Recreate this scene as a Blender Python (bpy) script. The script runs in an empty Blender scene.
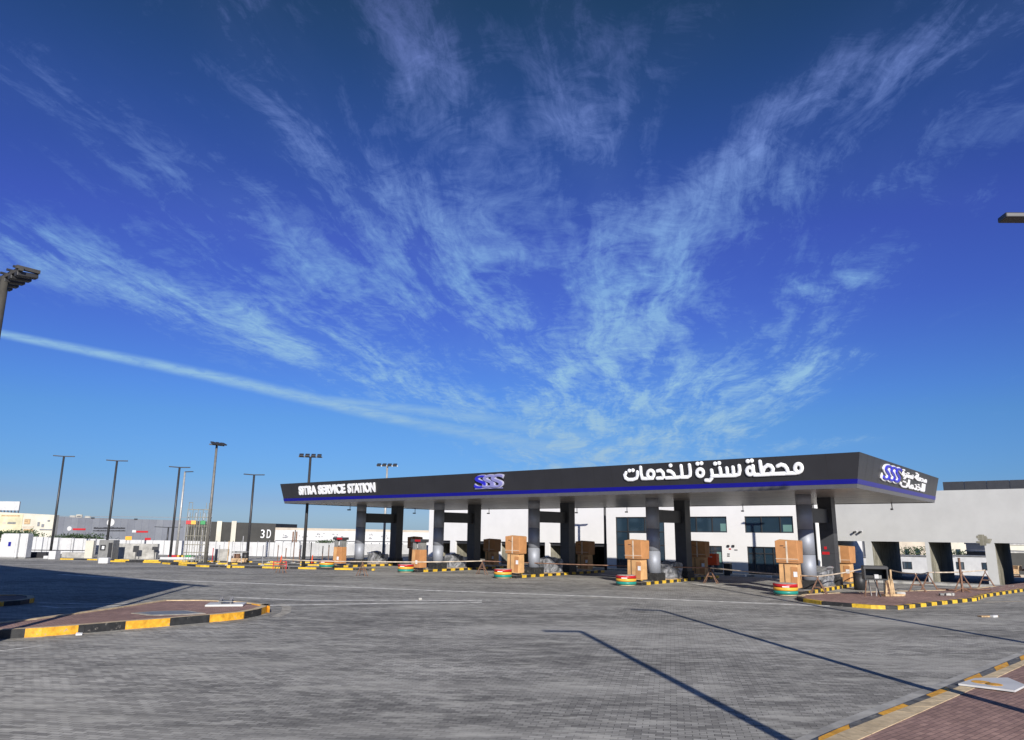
import bpy, bmesh, math, random, glob
from mathutils import Vector, Matrix
random.seed(7)
S = bpy.context.scene
COL = S.collection
# ------------------------------------------------------------------ camera
FOC, PITCH, ROLL, EYE = 736.45, 0.2170, 0.0100, 3.0
fw = Vector((0, math.cos(PITCH), math.sin(PITCH)))
r0 = Vector((1, 0, 0)); u0 = Vector((0, -math.sin(PITCH), math.cos(PITCH)))
rt = r0*math.cos(ROLL) + u0*math.sin(ROLL); up = -r0*math.sin(ROLL) + u0*math.cos(ROLL)
cd = bpy.data.cameras.new('camera'); cam = bpy.data.objects.new('camera', cd); COL.objects.link(cam)
cam.matrix_world = Matrix(((rt.x, up.x, -fw.x, 0), (rt.y, up.y, -fw.y, 0), (rt.z, up.z, -fw.z, EYE), (0, 0, 0, 1)))
cd.sensor_width = 36; cd.lens = FOC/1024*36; cd.clip_start = .1; cd.clip_end = 6000
S.camera = cam
SUN_AZ, SUN_EL = -9.0, 22.0            # heading in which the light travels, elevation of the sun
SKY_STRENGTH, SUN_STRENGTH, EXPOSURE = 0.06, 4.8, 0.2
S.view_settings.view_transform = 'Standard'; S.view_settings.look = 'None'
S.view_settings.exposure = EXPOSURE; S.view_settings.gamma = 1; S.view_settings.use_curve_mapping = False
S.cycles.max_bounces = 6
ld = bpy.data.lights.new('sun', 'SUN'); ld.energy = SUN_STRENGTH; ld.angle = math.radians(.5); ld.color = (1, .95, .88)
lo = bpy.data.objects.new('sun', ld); COL.objects.link(lo); lo.location = (0, -20, 40)
az = math.radians(SUN_AZ); el = math.radians(SUN_EL)
ldir = Vector((math.sin(az)*math.cos(el), math.cos(az)*math.cos(el), -math.sin(el)))
lo.rotation_euler = ldir.to_track_quat('-Z', 'Y').to_euler()

# ------------------------------------------------------------------ pixel -> place helpers
def ray(px, py): return fw*FOC + rt*(px-512) - up*(py-370)
def gp(px, py, z=0):
    d = ray(px, py); t = (z-EYE)/d.z
    return (d.x*t, d.y*t)
def at(px, py, D):                       # the place D metres ahead seen at that pixel
    d = ray(px, py); t = D/d.y
    return Vector((d.x*t, D, EYE+d.z*t))
OX, OY = 16.30, 35.04                    # right front corner of the canopy
AZ = -0.8915
ux, uy = math.sin(AZ), math.cos(AZ); vx, vy = uy, -ux
def L(a, b): return (OX+ux*a+vx*b, OY+uy*a+vy*b)
def ab(x, y): return ((x-OX)*ux+(y-OY)*uy, (x-OX)*vx+(y-OY)*vy)
ROT = math.atan2(-uy, -ux)               # local +X runs to the right end, local +Y away from the camera
def onb(px, py, b):                      # -> (a, z) on the vertical plane b
    d = ray(px, py); t = (b+vx*OX+vy*OY)/(d.x*vx+d.y*vy); P = d*t
    return ab(P.x, P.y)[0], EYE+P.z
def ona(px, py, a):
    d = ray(px, py); t = (a+ux*OX+uy*OY)/(d.x*ux+d.y*uy); P = d*t
    return ab(P.x, P.y)[1], EYE+P.z
def sm(t): t = max(0, min(1, t)); return t*t*(3-2*t)
def T(a, b): return -.62*sm((b-15.5)/13)*(1-sm((a-44)/14))-2.0*sm((b-47)/16)*(1-sm((a-14)/16))

# ------------------------------------------------------------------ node helpers
def nn(nt, typ, **kw):
    n = nt.nodes.new(typ)
    for k, v in kw.items(): setattr(n, k, v)
    return n
def mth(nt, op, a, b=None, c=None, clamp=False):
    n = nt.nodes.new('ShaderNodeMath'); n.operation = op; n.use_clamp = clamp
    for i, x in enumerate((a, b, c)):
        if x is None: continue
        if isinstance(x, (int, float)): n.inputs[i].default_value = x
        else: nt.links.new(x, n.inputs[i])
    return n.outputs[0]
def mixc(nt, f, a, b, mode='MIX'):
    n = nt.nodes.new('ShaderNodeMix'); n.data_type = 'RGBA'; n.blend_type = mode
    for k, x in ((0, f), (6, a), (7, b)):
        if isinstance(x, (int, float)): n.inputs[k].default_value = x
        elif isinstance(x, tuple): n.inputs[k].default_value = (*x[:3], 1)
        else: nt.links.new(x, n.inputs[k])
    return n.outputs[2]
def rng(nt, x, a, b, c=0, d=1, smooth=True):
    n = nt.nodes.new('ShaderNodeMapRange'); n.interpolation_type = 'SMOOTHSTEP' if smooth else 'LINEAR'
    nt.links.new(x, n.inputs[0])
    for i, v in enumerate((a, b, c, d)): n.inputs[i+1].default_value = v
    return n.outputs[0]

# ------------------------------------------------------------------ sky
W = bpy.data.worlds.new('World'); S.world = W; W.use_nodes = True
nt = W.node_tree; bg = nt.nodes['Background']
sky = nn(nt, 'ShaderNodeTexSky', sky_type='NISHITA', sun_disc=False, altitude=0, air_density=1.0, dust_density=.4, ozone_density=2.0)
sky.sun_elevation = el; sky.sun_rotation = math.radians(180+SUN_AZ)
tc = nn(nt, 'ShaderNodeTexCoord'); sx = nn(nt, 'ShaderNodeSeparateXYZ'); nt.links.new(tc.outputs['Generated'], sx.inputs[0])
X, Y, Z = sx.outputs
ramp = nn(nt, 'ShaderNodeValToRGB'); nt.links.new(Z, ramp.inputs[0])
SKYRAMP = [(0.0, (0.616, 0.955, 1.779)), (0.037, (0.49, 0.745, 1.477)), (0.069, (0.407, 0.745, 1.443)), (0.143, (0.418, 0.782, 1.419)), (0.175, (0.412, 0.748, 1.51)), (0.281, (0.424, 0.584, 1.56)), (0.37, (0.446, 0.544, 1.543)), (0.486, (0.332, 0.549, 1.239)), (0.538, (0.297, 0.537, 1.05)), (0.627, (0.253, 0.493, 0.711)), (1.0, (0.253, 0.493, 0.711))]
cr = ramp.color_ramp
cr.elements[0].position = SKYRAMP[0][0]; cr.elements[0].color = (*SKYRAMP[0][1], 1)
cr.elements[1].position = SKYRAMP[-1][0]; cr.elements[1].color = (*SKYRAMP[-1][1], 1)
for p_, c_ in SKYRAMP[1:-1]:
    e_ = cr.elements.new(p_); e_.color = (*c_, 1)
base = mixc(nt, 1.0, sky.outputs[0], ramp.outputs[0], 'MULTIPLY')
# a flat cloud layer: direction divided by height
zz = mth(nt, 'ADD', mth(nt, 'MAXIMUM', Z, 0.0), .07)
cx_ = mth(nt, 'DIVIDE', X, zz); cy_ = mth(nt, 'DIVIDE', Y, zz)
cyaw = math.radians(6.5)
pu = mth(nt, 'SUBTRACT', mth(nt, 'MULTIPLY', cx_, math.cos(cyaw)), mth(nt, 'MULTIPLY', cy_, math.sin(cyaw)))   # across the streaks
pv = mth(nt, 'ADD', mth(nt, 'MULTIPLY', cx_, math.sin(cyaw)), mth(nt, 'MULTIPLY', cy_, math.cos(cyaw)))        # along the streaks
def skyp(px, py):
    d = ray(px, py).normalized(); z_ = d.z+.07
    x_, y_ = d.x/z_, d.y/z_
    return (x_*math.cos(cyaw)-y_*math.sin(cyaw), x_*math.sin(cyaw)+y_*math.cos(cyaw))
def noise(su, sv, scale, detail, rough, dist=0, seed=0, wx=None):
    c = nn(nt, 'ShaderNodeCombineXYZ')
    a_ = pu if wx is None else mth(nt, 'ADD', pu, wx)
    nt.links.new(mth(nt, 'MULTIPLY', a_, su), c.inputs[0]); nt.links.new(mth(nt, 'MULTIPLY', pv, sv), c.inputs[1]); c.inputs[2].default_value = seed
    n = nn(nt, 'ShaderNodeTexNoise'); nt.links.new(c.outputs[0], n.inputs['Vector'])
    n.inputs['Scale'].default_value = scale; n.inputs['Detail'].default_value = detail; n.inputs['Roughness'].default_value = rough; n.inputs['Distortion'].default_value = dist
    return n.outputs['Fac']
warp = mth(nt, 'MULTIPLY', mth(nt, 'SUBTRACT', noise(1, .5, 1.1, 3, .5, 0, 3), .5), .7)
def segmask(p0, p1, w0, w1):             # soft band between two sky points
    (ax, ay), (bx, by) = skyp(*p0), skyp(*p1)
    dx, dy = bx-ax, by-ay; l2 = dx*dx+dy*dy+1e-9
    px_ = mth(nt, 'SUBTRACT', pu, ax); py_ = mth(nt, 'SUBTRACT', pv, ay)
    t = mth(nt, 'DIVIDE', mth(nt, 'ADD', mth(nt, 'MULTIPLY', px_, dx), mth(nt, 'MULTIPLY', py_, dy)), l2, clamp=True)
    ex = mth(nt, 'SUBTRACT', px_, mth(nt, 'MULTIPLY', t, dx)); ey = mth(nt, 'SUBTRACT', py_, mth(nt, 'MULTIPLY', t, dy))
    dd = mth(nt, 'SQRT', mth(nt, 'ADD', mth(nt, 'MULTIPLY', ex, ex), mth(nt, 'MULTIPLY', ey, ey)))
    w = mth(nt, 'ADD', mth(nt, 'MULTIPLY', t, w1-w0), w0)
    r = mth(nt, 'DIVIDE', dd, w)
    return rng(nt, r, 1.0, 0.0, 0, 1)
def pxw(px, py, w):                      # width in plane units of w pixels across
    a_, b_ = skyp(px-w/2, py), skyp(px+w/2, py); return math.dist(a_, b_)
BANDS = [  # p0, p1, half widths in pixels, strength
    ((610, 470), (640, 270), 190, 150, .95), ((640, 300), (575, 40), 110, 80, .55), ((700, 440), (850, 260), 130, 120, .62), ((730, 430), (700, 380), 70, 70, .9),
    ((620, 280), (1000, 80), 120, 240, .5), ((640, 240), (760, 150), 70, 60, .75), ((800, 110), (1040, -10), 60, 110, .72), ((600, 120), (760, -40), 90, 120, .42),
    ((590, 430), (420, 200), 130, 110, .72), ((500, 340), (400, -60), 110, 130, .55), ((560, 250), (470, 60), 90, 80, .4), ((590, 200), (550, -40), 60, 70, .5), ((430, 120), (395, -40), 60, 70, .6), ((320, 150), (220, -40), 60, 80, .5), ((760, 150), (960, -60), 80, 110, .45),
    ((520, 450), (60, 250), 110, 190, .55), ((430, 400), (60, 80), 130, 210, .55), ((330, 350), (-80, 230), 80, 150, .5), ((400, 300), (220, -60), 110, 160, .55), ((440, 400), (200, 300), 70, 80, .45), ((380, 330), (240, 200), 60, 60, .4),
    ((740, 420), (835, 355), 80, 60, .75), ((520, 478), (860, 440), 80, 60, .62), ((730, 170), (1000, 200), 90, 70, .35), ((815, 285), (850, 280), 50, 40, .85), ((740, 110), (900, 60), 60, 60, .3), ((60, 250), (230, 310), 90, 90, .5)]
cov = None
for p0, p1, w0, w1, s in BANDS:
    m_ = mth(nt, 'MULTIPLY', segmask(p0, p1, pxw(*p0, w0), pxw(*p1, w1)), s)
    cov = m_ if cov is None else mth(nt, 'SUBTRACT', mth(nt, 'ADD', cov, m_), mth(nt, 'MULTIPLY', cov, m_))
brk = rng(nt, noise(2.2, .7, 2.6, 4, .6, .3, 33, warp), .34, .56, .6, 1.0)
cov = mth(nt, 'MULTIPLY', cov, brk)
n_big = noise(2.6, .8, 2.0, 5, .6, .4, 1, warp)
n_fine = noise(1.25, 1.0, 7.5, 10, .76, 1.2, 9, warp)
n_rip = noise(2.6, 1.3, 13.0, 5, .65, .9, 5, warp)
n_str = noise(9.0, .7, 1.4, 6, .68, .5, 12, warp)
dens = mth(nt, 'ADD', mth(nt, 'MULTIPLY', n_big, .50), mth(nt, 'ADD', mth(nt, 'MULTIPLY', n_fine, .36), mth(nt, 'MULTIPLY', n_str, .28)))
dens = mth(nt, 'ADD', dens, mth(nt, 'MULTIPLY', mth(nt, 'SUBTRACT', n_rip, .5), .16))
thr = mth(nt, 'SUBTRACT', .640, mth(nt, 'MULTIPLY', cov, .19))
cl = mth(nt, 'DIVIDE', mth(nt, 'SUBTRACT', dens, thr), .19, clamp=True)
cl = mth(nt, 'MULTIPLY', mth(nt, 'POWER', cl, 1.1), mth(nt, 'ADD', mth(nt, 'MULTIPLY', cov, 1.0), .10))
veil = mth(nt, 'MULTIPLY', mth(nt, 'MULTIPLY', cov, cov), .13)
cl = mth(nt, 'ADD', cl, mth(nt, 'MULTIPLY', mth(nt, 'SUBTRACT', 1.0, cl), veil))
# condensation trail and its spread-out end
def trail(p0, p1, w0, w1, s):
    a_, b_ = segmask(p0, p1, pxw(*p0, w0), pxw(*p1, w1)), noise(1, 1, 9.0, 6, .65, .4, 21)
    return mth(nt, 'MULTIPLY', mth(nt, 'MULTIPLY', a_, rng(nt, b_, .25, .62, .45, 1)), s)
for args in (((-60, 322), (215, 377), 20, 30, .95), ((215, 377), (400, 420), 30, 32, .9), ((400, 420), (560, 450), 32, 54, .6), ((330, 400), (480, 418), 26, 40, .65), ((480, 418), (570, 436), 40, 50, .5)):
    cl = mth(nt, 'MAXIMUM', cl, trail(*args))
cl = mth(nt, 'MULTIPLY', cl, rng(nt, Z, .0, .07))
cramp = nn(nt, 'ShaderNodeValToRGB'); nt.links.new(Z, cramp.inputs[0])
CR = [(0.0, (5.0, 7.2, 9.4)), (.2, (4.3, 7.6, 11.0)), (.33, (2.9, 5.6, 10.5)), (.48, (2.4, 3.8, 9.0)), (.62, (1.7, 2.4, 6.2)), (1, (1.4, 1.7, 4))]
cr = cramp.color_ramp
mx = 12.0
cr.elements[0].position = 0; cr.elements[0].color = tuple(c/mx for c in CR[0][1])+(1,)
cr.elements[1].position = 1; cr.elements[1].color = tuple(c/mx for c in CR[-1][1])+(1,)
for p_, c_ in CR[1:-1]:
    e_ = cr.elements.new(p_); e_.color = tuple(c/mx for c in c_)+(1,)
ccol = mixc(nt, 1.0, cramp.outputs[0], (mx, mx, mx), 'MULTIPLY')
nt.links.new(mixc(nt, cl, base, ccol), bg.inputs[0]); bg.inputs[1].default_value = SKY_STRENGTH

# ------------------------------------------------------------------ materials
def mat(name, col, rough=.6, metal=0.0, var=.06, scale=3.0, bump=0.0, spec=.5, emit=None, chips=None):
    m = bpy.data.materials.new(name); m.use_nodes = True; t = m.node_tree; b = t.nodes['Principled BSDF']
    b.inputs['Roughness'].default_value = rough; b.inputs['Metallic'].default_value = metal
    b.inputs['Specular IOR Level'].default_value = spec
    tcn = nn(t, 'ShaderNodeTexCoord'); n = nn(t, 'ShaderNodeTexNoise'); n.inputs['Scale'].default_value = scale; n.inputs['Detail'].default_value = 6; n.inputs['Roughness'].default_value = .62
    t.links.new(tcn.outputs['Object'], n.inputs['Vector'])
    c1 = tuple(max(0, c*(1-var*2.2)) for c in col); c2 = tuple(min(1, c*(1+var*1.4)) for c in col)
    out = mixc(t, rng(t, n.outputs['Fac'], .3, .7), c1, c2)
    if chips:
        g = nn(t, 'ShaderNodeNewGeometry'); n2 = nn(t, 'ShaderNodeTexNoise'); n2.inputs['Scale'].default_value = chips[1]; n2.inputs['Detail'].default_value = 8; n2.inputs['Roughness'].default_value = .7
        t.links.new(g.outputs['Position'], n2.inputs['Vector'])
        out = mixc(t, rng(t, n2.outputs['Fac'], chips[2], chips[2]+.06), out, chips[0])
    t.links.new(out, b.inputs['Base Color'])
    if bump:
        bp = nn(t, 'ShaderNodeBump'); bp.inputs['Strength'].default_value = bump; bp.inputs['Distance'].default_value = .02
        t.links.new(n.outputs['Fac'], bp.inputs['Height']); t.links.new(bp.outputs[0], b.inputs['Normal'])
    if emit: b.inputs['Emission Color'].default_value = (*emit, 1); b.inputs['Emission Strength'].default_value = 1
    return m
def brickmat(name, c1, c2, mortar, bw, bh, msize, rot, rough=.85, big=.18, streak=None, offset=.5, bump=.25, dust=None):
    m = bpy.data.materials.new(name); m.use_nodes = True; t = m.node_tree; b = t.nodes['Principled BSDF']
    b.inputs['Roughness'].default_value = rough; b.inputs['Specular IOR Level'].default_value = .25
    g = nn(t, 'ShaderNodeNewGeometry'); mp = nn(t, 'ShaderNodeMapping'); mp.inputs['Rotation'].default_value = (0, 0, rot)
    t.links.new(g.outputs['Position'], mp.inputs[0])
    br = nn(t, 'ShaderNodeTexBrick'); br.offset = offset
    t.links.new(mp.outputs[0], br.inputs['Vector'])
    br.inputs['Color1'].default_value = (*c1, 1); br.inputs['Color2'].default_value = (*c2, 1); br.inputs['Mortar'].default_value = (*mortar, 1)
    br.inputs['Scale'].default_value = 1; br.inputs['Brick Width'].default_value = bw; br.inputs['Row Height'].default_value = bh; br.inputs['Mortar Size'].default_value = msize; br.inputs['Mortar Smooth'].default_value = .3
    out = br.outputs['Color']
    for sc, amt, sd in ((.11, big, 0), (.55, big*.8, 4), (2.3, big*.5, 8)):
        mp2 = nn(t, 'ShaderNodeMapping'); mp2.inputs['Location'].default_value = (sd, sd*2, 0); mp2.inputs['Rotation'].default_value = (0, 0, rot); mp2.inputs['Scale'].default_value = streak or (1, 1, 1)
        t.links.new(g.outputs['Position'], mp2.inputs[0])
        n = nn(t, 'ShaderNodeTexNoise'); n.inputs['Scale'].default_value = sc; n.inputs['Detail'].default_value = 5; n.inputs['Roughness'].default_value = .6
        t.links.new(mp2.outputs[0], n.inputs['Vector'])
        f = rng(t, n.outputs['Fac'], .3, .7, 1-amt, 1+amt)
        cb = nn(t, 'ShaderNodeCombineXYZ')
        for i in range(3): t.links.new(f, cb.inputs[i])
        out = mixc(t, 1.0, out, cb.outputs[0], 'MULTIPLY')
    if dust:
        for (sc, lo_, hi_, amt, c_, st) in dust:
            mp3 = nn(t, 'ShaderNodeMapping'); mp3.inputs['Rotation'].default_value = (0, 0, st[1]); mp3.inputs['Scale'].default_value = st[0]; mp3.inputs['Location'].default_value = (sc*40, 7, 0)
            t.links.new(g.outputs['Position'], mp3.inputs[0]); n = nn(t, 'ShaderNodeTexNoise'); n.inputs['Scale'].default_value = sc; n.inputs['Detail'].default_value = 7; n.inputs['Roughness'].default_value = .66
            t.links.new(mp3.outputs[0], n.inputs['Vector']); out = mixc(t, rng(t, n.outputs['Fac'], lo_, hi_, 0, amt), out, c_)
    t.links.new(out, b.inputs['Base Color'])
    bp = nn(t, 'ShaderNodeBump'); bp.inputs['Strength'].default_value = bump; bp.inputs['Distance'].default_value = .006; bp.invert = True
    t.links.new(br.outputs['Fac'], bp.inputs['Height']); t.links.new(bp.outputs[0], b.inputs['Normal'])
    return m
M = {}
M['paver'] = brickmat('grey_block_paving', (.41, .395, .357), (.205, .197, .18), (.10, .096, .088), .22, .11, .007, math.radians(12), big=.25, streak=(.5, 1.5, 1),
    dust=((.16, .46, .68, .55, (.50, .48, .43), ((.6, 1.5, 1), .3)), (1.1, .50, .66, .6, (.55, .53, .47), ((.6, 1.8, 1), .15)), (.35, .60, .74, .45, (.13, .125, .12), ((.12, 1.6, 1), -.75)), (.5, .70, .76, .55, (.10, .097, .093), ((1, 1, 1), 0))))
M['brick'] = brickmat('red_block_paving', (.41, .26, .215), (.28, .175, .15), (.10, .08, .07), .2, .1, .006, ROT, big=.14)
M['stone'] = brickmat('rough_stone', (.30, .285, .22), (.17, .16, .12), (.34, .32, .27), .3, .16, .012, 0, big=.3, bump=1.0)
M['concrete'] = mat('concrete', (.40, .39, .36), .85, var=.16, scale=1.5, bump=.2)
M['kerb_top'] = mat('cream_kerb', (.60, .47, .29), .8, var=.12, scale=4)
M['yellow'] = mat('kerb_yellow', (.80, .40, .03), .6, var=.16, scale=5, bump=.1, chips=((.33, .30, .25), 5, .60))
M['yellow2'] = mat('kerb_yellow_clean', (.72, .46, .035), .6, var=.14, scale=5, bump=.1, chips=((.33, .30, .25), 4, .63))
M['black'] = mat('kerb_black', (.028, .028, .028), .6, var=.2, scale=5, chips=((.22, .20, .17), 6, .60))
M['black2'] = mat('worn_kerb_black', (.13, .128, .12), .7, var=.25, scale=4, chips=((.26, .24, .20), 5, .56))
M['lampbrown'] = mat('bronze_lamp_steel', (.085, .08, .072), .55, .2, var=.1)
M['mast'] = mat('dull_mast_steel', (.20, .19, .17), .6, .3, var=.1)
M['emblem_edge'] = mat('emblem_edge', (.50, .50, .62), .4, var=.03)
M['line'] = mat('road_paint', (.78, .76, .70), .8, var=.2, scale=2.5)
M['white'] = mat('white_render', (.80, .79, .77), .8, var=.015, scale=.6)
M['greywall'] = mat('grey_render', (.50, .50, .48), .85, var=.03, scale=.5)
M['whitepaint'] = mat('white_panel', (.60, .60, .59), .55, var=.05, scale=1.2)
M['fascia'] = mat('charcoal_cladding', (.030, .030, .034), .42, .0, var=.04, scale=.6)
M['fascia_low'] = mat('grey_cladding', (.11, .11, .12), .4, .0, var=.04)
M['blue'] = mat('blue_stripe', (.005, .005, .24), .4, var=.03)
M['soffit'] = mat('soffit_panel', (.37, .345, .32), .35, .3, var=.12, scale=.8)
M['silver'] = mat('silver_cladding', (.345, .365, .41), .58, .3, var=.03, scale=2)
M['darkclad'] = mat('dark_cladding', (.055, .057, .062), .45, .1, var=.05)
M['signwhite'] = mat('sign_white', (.92, .92, .92), .4, var=.01)
M['signblue'] = mat('sign_blue', (.03, .03, .55), .4, var=.02)
M['signmid'] = mat('sign_lavender', (.26, .26, .55), .4, var=.02)
M['card'] = mat('cardboard', (.50, .235, .09), .8, var=.07, scale=1.4, bump=.12)
M['card2'] = mat('cardboard_pale', (.66, .38, .165), .8, var=.09, scale=1.8, bump=.1)
M['ink'] = mat('print_ink', (.10, .06, .04), .8)
M['paper'] = mat('white_paper', (.8, .8, .8), .7)
M['red'] = mat('red_paint', (.48, .015, .02), .4, var=.05)
M['orange'] = mat('orange_paint', (.85, .10, .02), .5, var=.05)
M['amber'] = mat('amber_band', (.85, .42, .05), .4, var=.05)
M['teal'] = mat('green_band', (.02, .26, .20), .4, var=.05)
M['green'] = mat('green_paint', (.02, .28, .08), .5, var=.05)
M['metal'] = mat('grey_steel', (.32, .32, .33), .45, .6, var=.06)
M['darkmetal'] = mat('dark_steel', (.05, .05, .052), .45, .2, var=.05)
M['palemetal'] = mat('galvanised_steel', (.48, .47, .44), .5, .4, var=.08)
M['steelrod'] = mat('weathered_steel_rod', (.20, .19, .15), .6, .2, var=.15)
M['rust'] = mat('rusty_timber', (.20, .11, .07), .8, var=.2, scale=6)
M['timber'] = mat('raw_timber', (.52, .36, .20), .8, var=.2, scale=5)
M['plastic'] = mat('black_plastic', (.025, .025, .027), .5, var=.1)
M['greybox'] = mat('grey_enamel', (.22, .22, .21), .5, var=.1)
M['cream'] = mat('cream_wall', (.60, .57, .47), .8, var=.07, scale=.4)
M['beige'] = mat('beige_wall', (.55, .48, .38), .85, var=.1, scale=.3)
M['bluegrey'] = brickmat('blue_grey_panels', (.20, .212, .235), (.17, .18, .205), (.11, .12, .15), 1.6, 1.2, .03, 0, rough=.5, big=.06, offset=0)
M['charwall'] = mat('charcoal_wall', (.045, .044, .039), .7, var=.1, scale=.5)
M['palebill'] = mat('faded_billboard', (.66, .61, .40), .7, var=.12, scale=.4)
M['leaf'] = mat('foliage', (.05, .085, .03), .8, var=.4, scale=3)
M['bark'] = mat('bark', (.12, .08, .05), .9)
M['wire'] = mat('wire_brown', (.25, .14, .09), .8, var=.2)
M['tape'] = mat('barrier_tape', (.66, .55, .42), .6, var=.15, scale=2)
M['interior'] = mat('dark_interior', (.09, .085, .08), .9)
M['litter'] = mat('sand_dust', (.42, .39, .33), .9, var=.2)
def glassmat(name, col, rough=.06):
    m = bpy.data.materials.new(name); m.use_nodes = True; t = m.node_tree; b = t.nodes['Principled BSDF']
    g = nn(t, 'ShaderNodeTexCoord'); n = nn(t, 'ShaderNodeTexNoise'); n.inputs['Scale'].default_value = .8; t.links.new(g.outputs['Object'], n.inputs[0])
    t.links.new(mixc(t, n.outputs['Fac'], tuple(c*.7 for c in col), col), b.inputs['Base Color'])
    b.inputs['Roughness'].default_value = rough; b.inputs['IOR'].default_value = 1.9; b.inputs['Coat Weight'].default_value = .3
    return m
M['glass'] = glassmat('tinted_glass', (.025, .05, .075))
M['mint'] = glassmat('mint_glass_and_reflection', (.18, .33, .30))
def wrapmat():
    m = bpy.data.materials.new('crinkled_wrap'); m.use_nodes = True; t = m.node_tree; b = t.nodes['Principled BSDF']
    g = nn(t, 'ShaderNodeTexCoord'); n = nn(t, 'ShaderNodeTexNoise'); n.inputs['Scale'].default_value = 1.6; n.inputs['Detail'].default_value = 6; n.inputs['Distortion'].default_value = 1.2; t.links.new(g.outputs['Object'], n.inputs[0])
    t.links.new(mixc(t, rng(t, n.outputs['Fac'], .35, .75), (.10, .105, .11), (.42, .42, .43)), b.inputs['Base Color'])
    b.inputs['Roughness'].default_value = .2; bp = nn(t, 'ShaderNodeBump'); bp.inputs['Strength'].default_value = 1; bp.inputs['Distance'].default_value = .08
    t.links.new(n.outputs['Fac'], bp.inputs['Height']); t.links.new(bp.outputs[0], b.inputs['Normal'])
    return m
M['wrap'] = wrapmat()

# ------------------------------------------------------------------ mesh helpers
class MB:
    def __init__(s): s.bm = bmesh.new(); s.mats = []
    def mi(s, m):
        if m not in s.mats: s.mats.append(m)
        return s.mats.index(m)
    def face(s, pts, m):
        f = s.bm.faces.new([s.bm.verts.new(p) for p in pts]); f.material_index = s.mi(m); return f
    def box(s, c, d, m, rz=0, bev=0, tilt=None, taper=1.0):
        cx, cy, cz = c; hx, hy, hz = d[0]/2, d[1]/2, d[2]/2
        i = s.mi(m); vs = []
        Rm = Matrix.Rotation(rz, 3, 'Z')
        if tilt: Rm = Rm @ Matrix.Rotation(tilt[0], 3, 'X') @ Matrix.Rotation(tilt[1], 3, 'Y')
        for z in (-1, 1):
            k = taper if z > 0 else 1
            for x, y in ((-1, -1), (1, -1), (1, 1), (-1, 1)):
                vs.append(s.bm.verts.new(Vector(c)+Rm@Vector((x*hx*k, y*hy*k, z*hz))))
        fs = []
        for q in ((3, 2, 1, 0), (4, 5, 6, 7), (0, 1, 5, 4), (1, 2, 6, 5), (2, 3, 7, 6), (3, 0, 4, 7)):
            f = s.bm.faces.new([vs[k] for k in q]); f.material_index = i; fs.append(f)
        if bev:
            es = list({e for f in fs for e in f.edges})
            r = bmesh.ops.bevel(s.bm, geom=es, offset=bev, segments=2, affect='EDGES', profile=.5)
            for f in r['faces']: f.material_index = i
        return s
    def cyl(s, p0, p1, r0, r1, m, seg=16, cap=True):
        p0, p1 = Vector(p0), Vector(p1); ax = (p1-p0).normalized()
        t = Vector((1, 0, 0)) if abs(ax.x) < .9 else Vector((0, 1, 0))
        a = ax.cross(t).normalized(); b = ax.cross(a); i = s.mi(m)
        A, B = [], []
        for k in range(seg):
            w = 2*math.pi*k/seg; d = a*math.cos(w)+b*math.sin(w)
            A.append(s.bm.verts.new(p0+d*r0)); B.append(s.bm.verts.new(p1+d*r1))
        for k in range(seg):
            f = s.bm.faces.new((A[k], A[(k+1) % seg], B[(k+1) % seg], B[k])); f.material_index = i; f.smooth = seg > 8
        if cap:
            for q in (list(reversed(A)), B): f = s.bm.faces.new(q); f.material_index = i
        return s
    def prism(s, poly, z0, z1, m, side=None, top=True):
        n = len(poly)
        g = lambda p, z: (p[0], p[1], z(p[0], p[1]) if callable(z) else z)
        A = [s.bm.verts.new(g(p, z0)) for p in poly]; B = [s.bm.verts.new(g(p, z1)) for p in poly]
        for k in range(n):
            f = s.bm.faces.new((A[k], A[(k+1) % n], B[(k+1) % n], B[k])); f.material_index = s.mi(side or m)
        if top: f = s.bm.faces.new(B); f.material_index = s.mi(m)
        f = s.bm.faces.new(list(reversed(A))); f.material_index = s.mi(m)
        return s
    def stroke(s, pts, r, m, flat=.35, seg=10, flataxis=1, rounded=True):
        "round-ended ribbon through pts (local x,z with y = given), flattened along y"
        for a, b in zip(pts[:-1], pts[1:]):
            a, b = Vector(a), Vector(b); ax = (b-a)
            if ax.length < 1e-5: continue
            ax.normalize(); n = Vector((0, 1, 0)); side = ax.cross(n).normalized(); i = s.mi(m)
            Lh = (b-a).length; rings = []
            prof = [(-1, .0), (-.85, .53), (-.5, .87), (0, 1)] if rounded else [(0, 1)]
            for t, k in prof: rings.append((a+ax*(t*r), k*r))
            for t, k in reversed(prof): rings.append((b-ax*(t*r), k*r))
            V = []
            for c, rr in rings:
                rr = max(rr, r*.05)
                V.append([s.bm.verts.new(c+side*math.cos(2*math.pi*q/seg)*rr+n*math.sin(2*math.pi*q/seg)*rr*flat) for q in range(seg)])
            for A, B in zip(V[:-1], V[1:]):
                for q in range(seg):
                    f = s.bm.faces.new((A[q], A[(q+1) % seg], B[(q+1) % seg], B[q])); f.material_index = i; f.smooth = True
            for q in (V[0], list(reversed(V[-1]))):
                f = s.bm.faces.new(q); f.material_index = i
        return s
    def build(s, name, parent=None, loc=None, rz=None):
        bmesh.ops.recalc_face_normals(s.bm, faces=s.bm.faces)
        me = bpy.data.meshes.new(name); s.bm.to_mesh(me); s.bm.free()
        for m in s.mats: me.materials.append(m if not isinstance(m, str) else M[m])
        o = bpy.data.objects.new(name, me); COL.objects.link(o)
        if parent: o.parent = parent
        if loc is not None: o.location = loc
        if rz is not None: o.rotation_euler.z = rz
        return o
def tag(o, label=None, cat=None, group=None, kind=None):
    if label: o['label'] = label
    if cat: o['category'] = cat
    if group: o['group'] = group
    if kind: o['kind'] = kind
    return o
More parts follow.
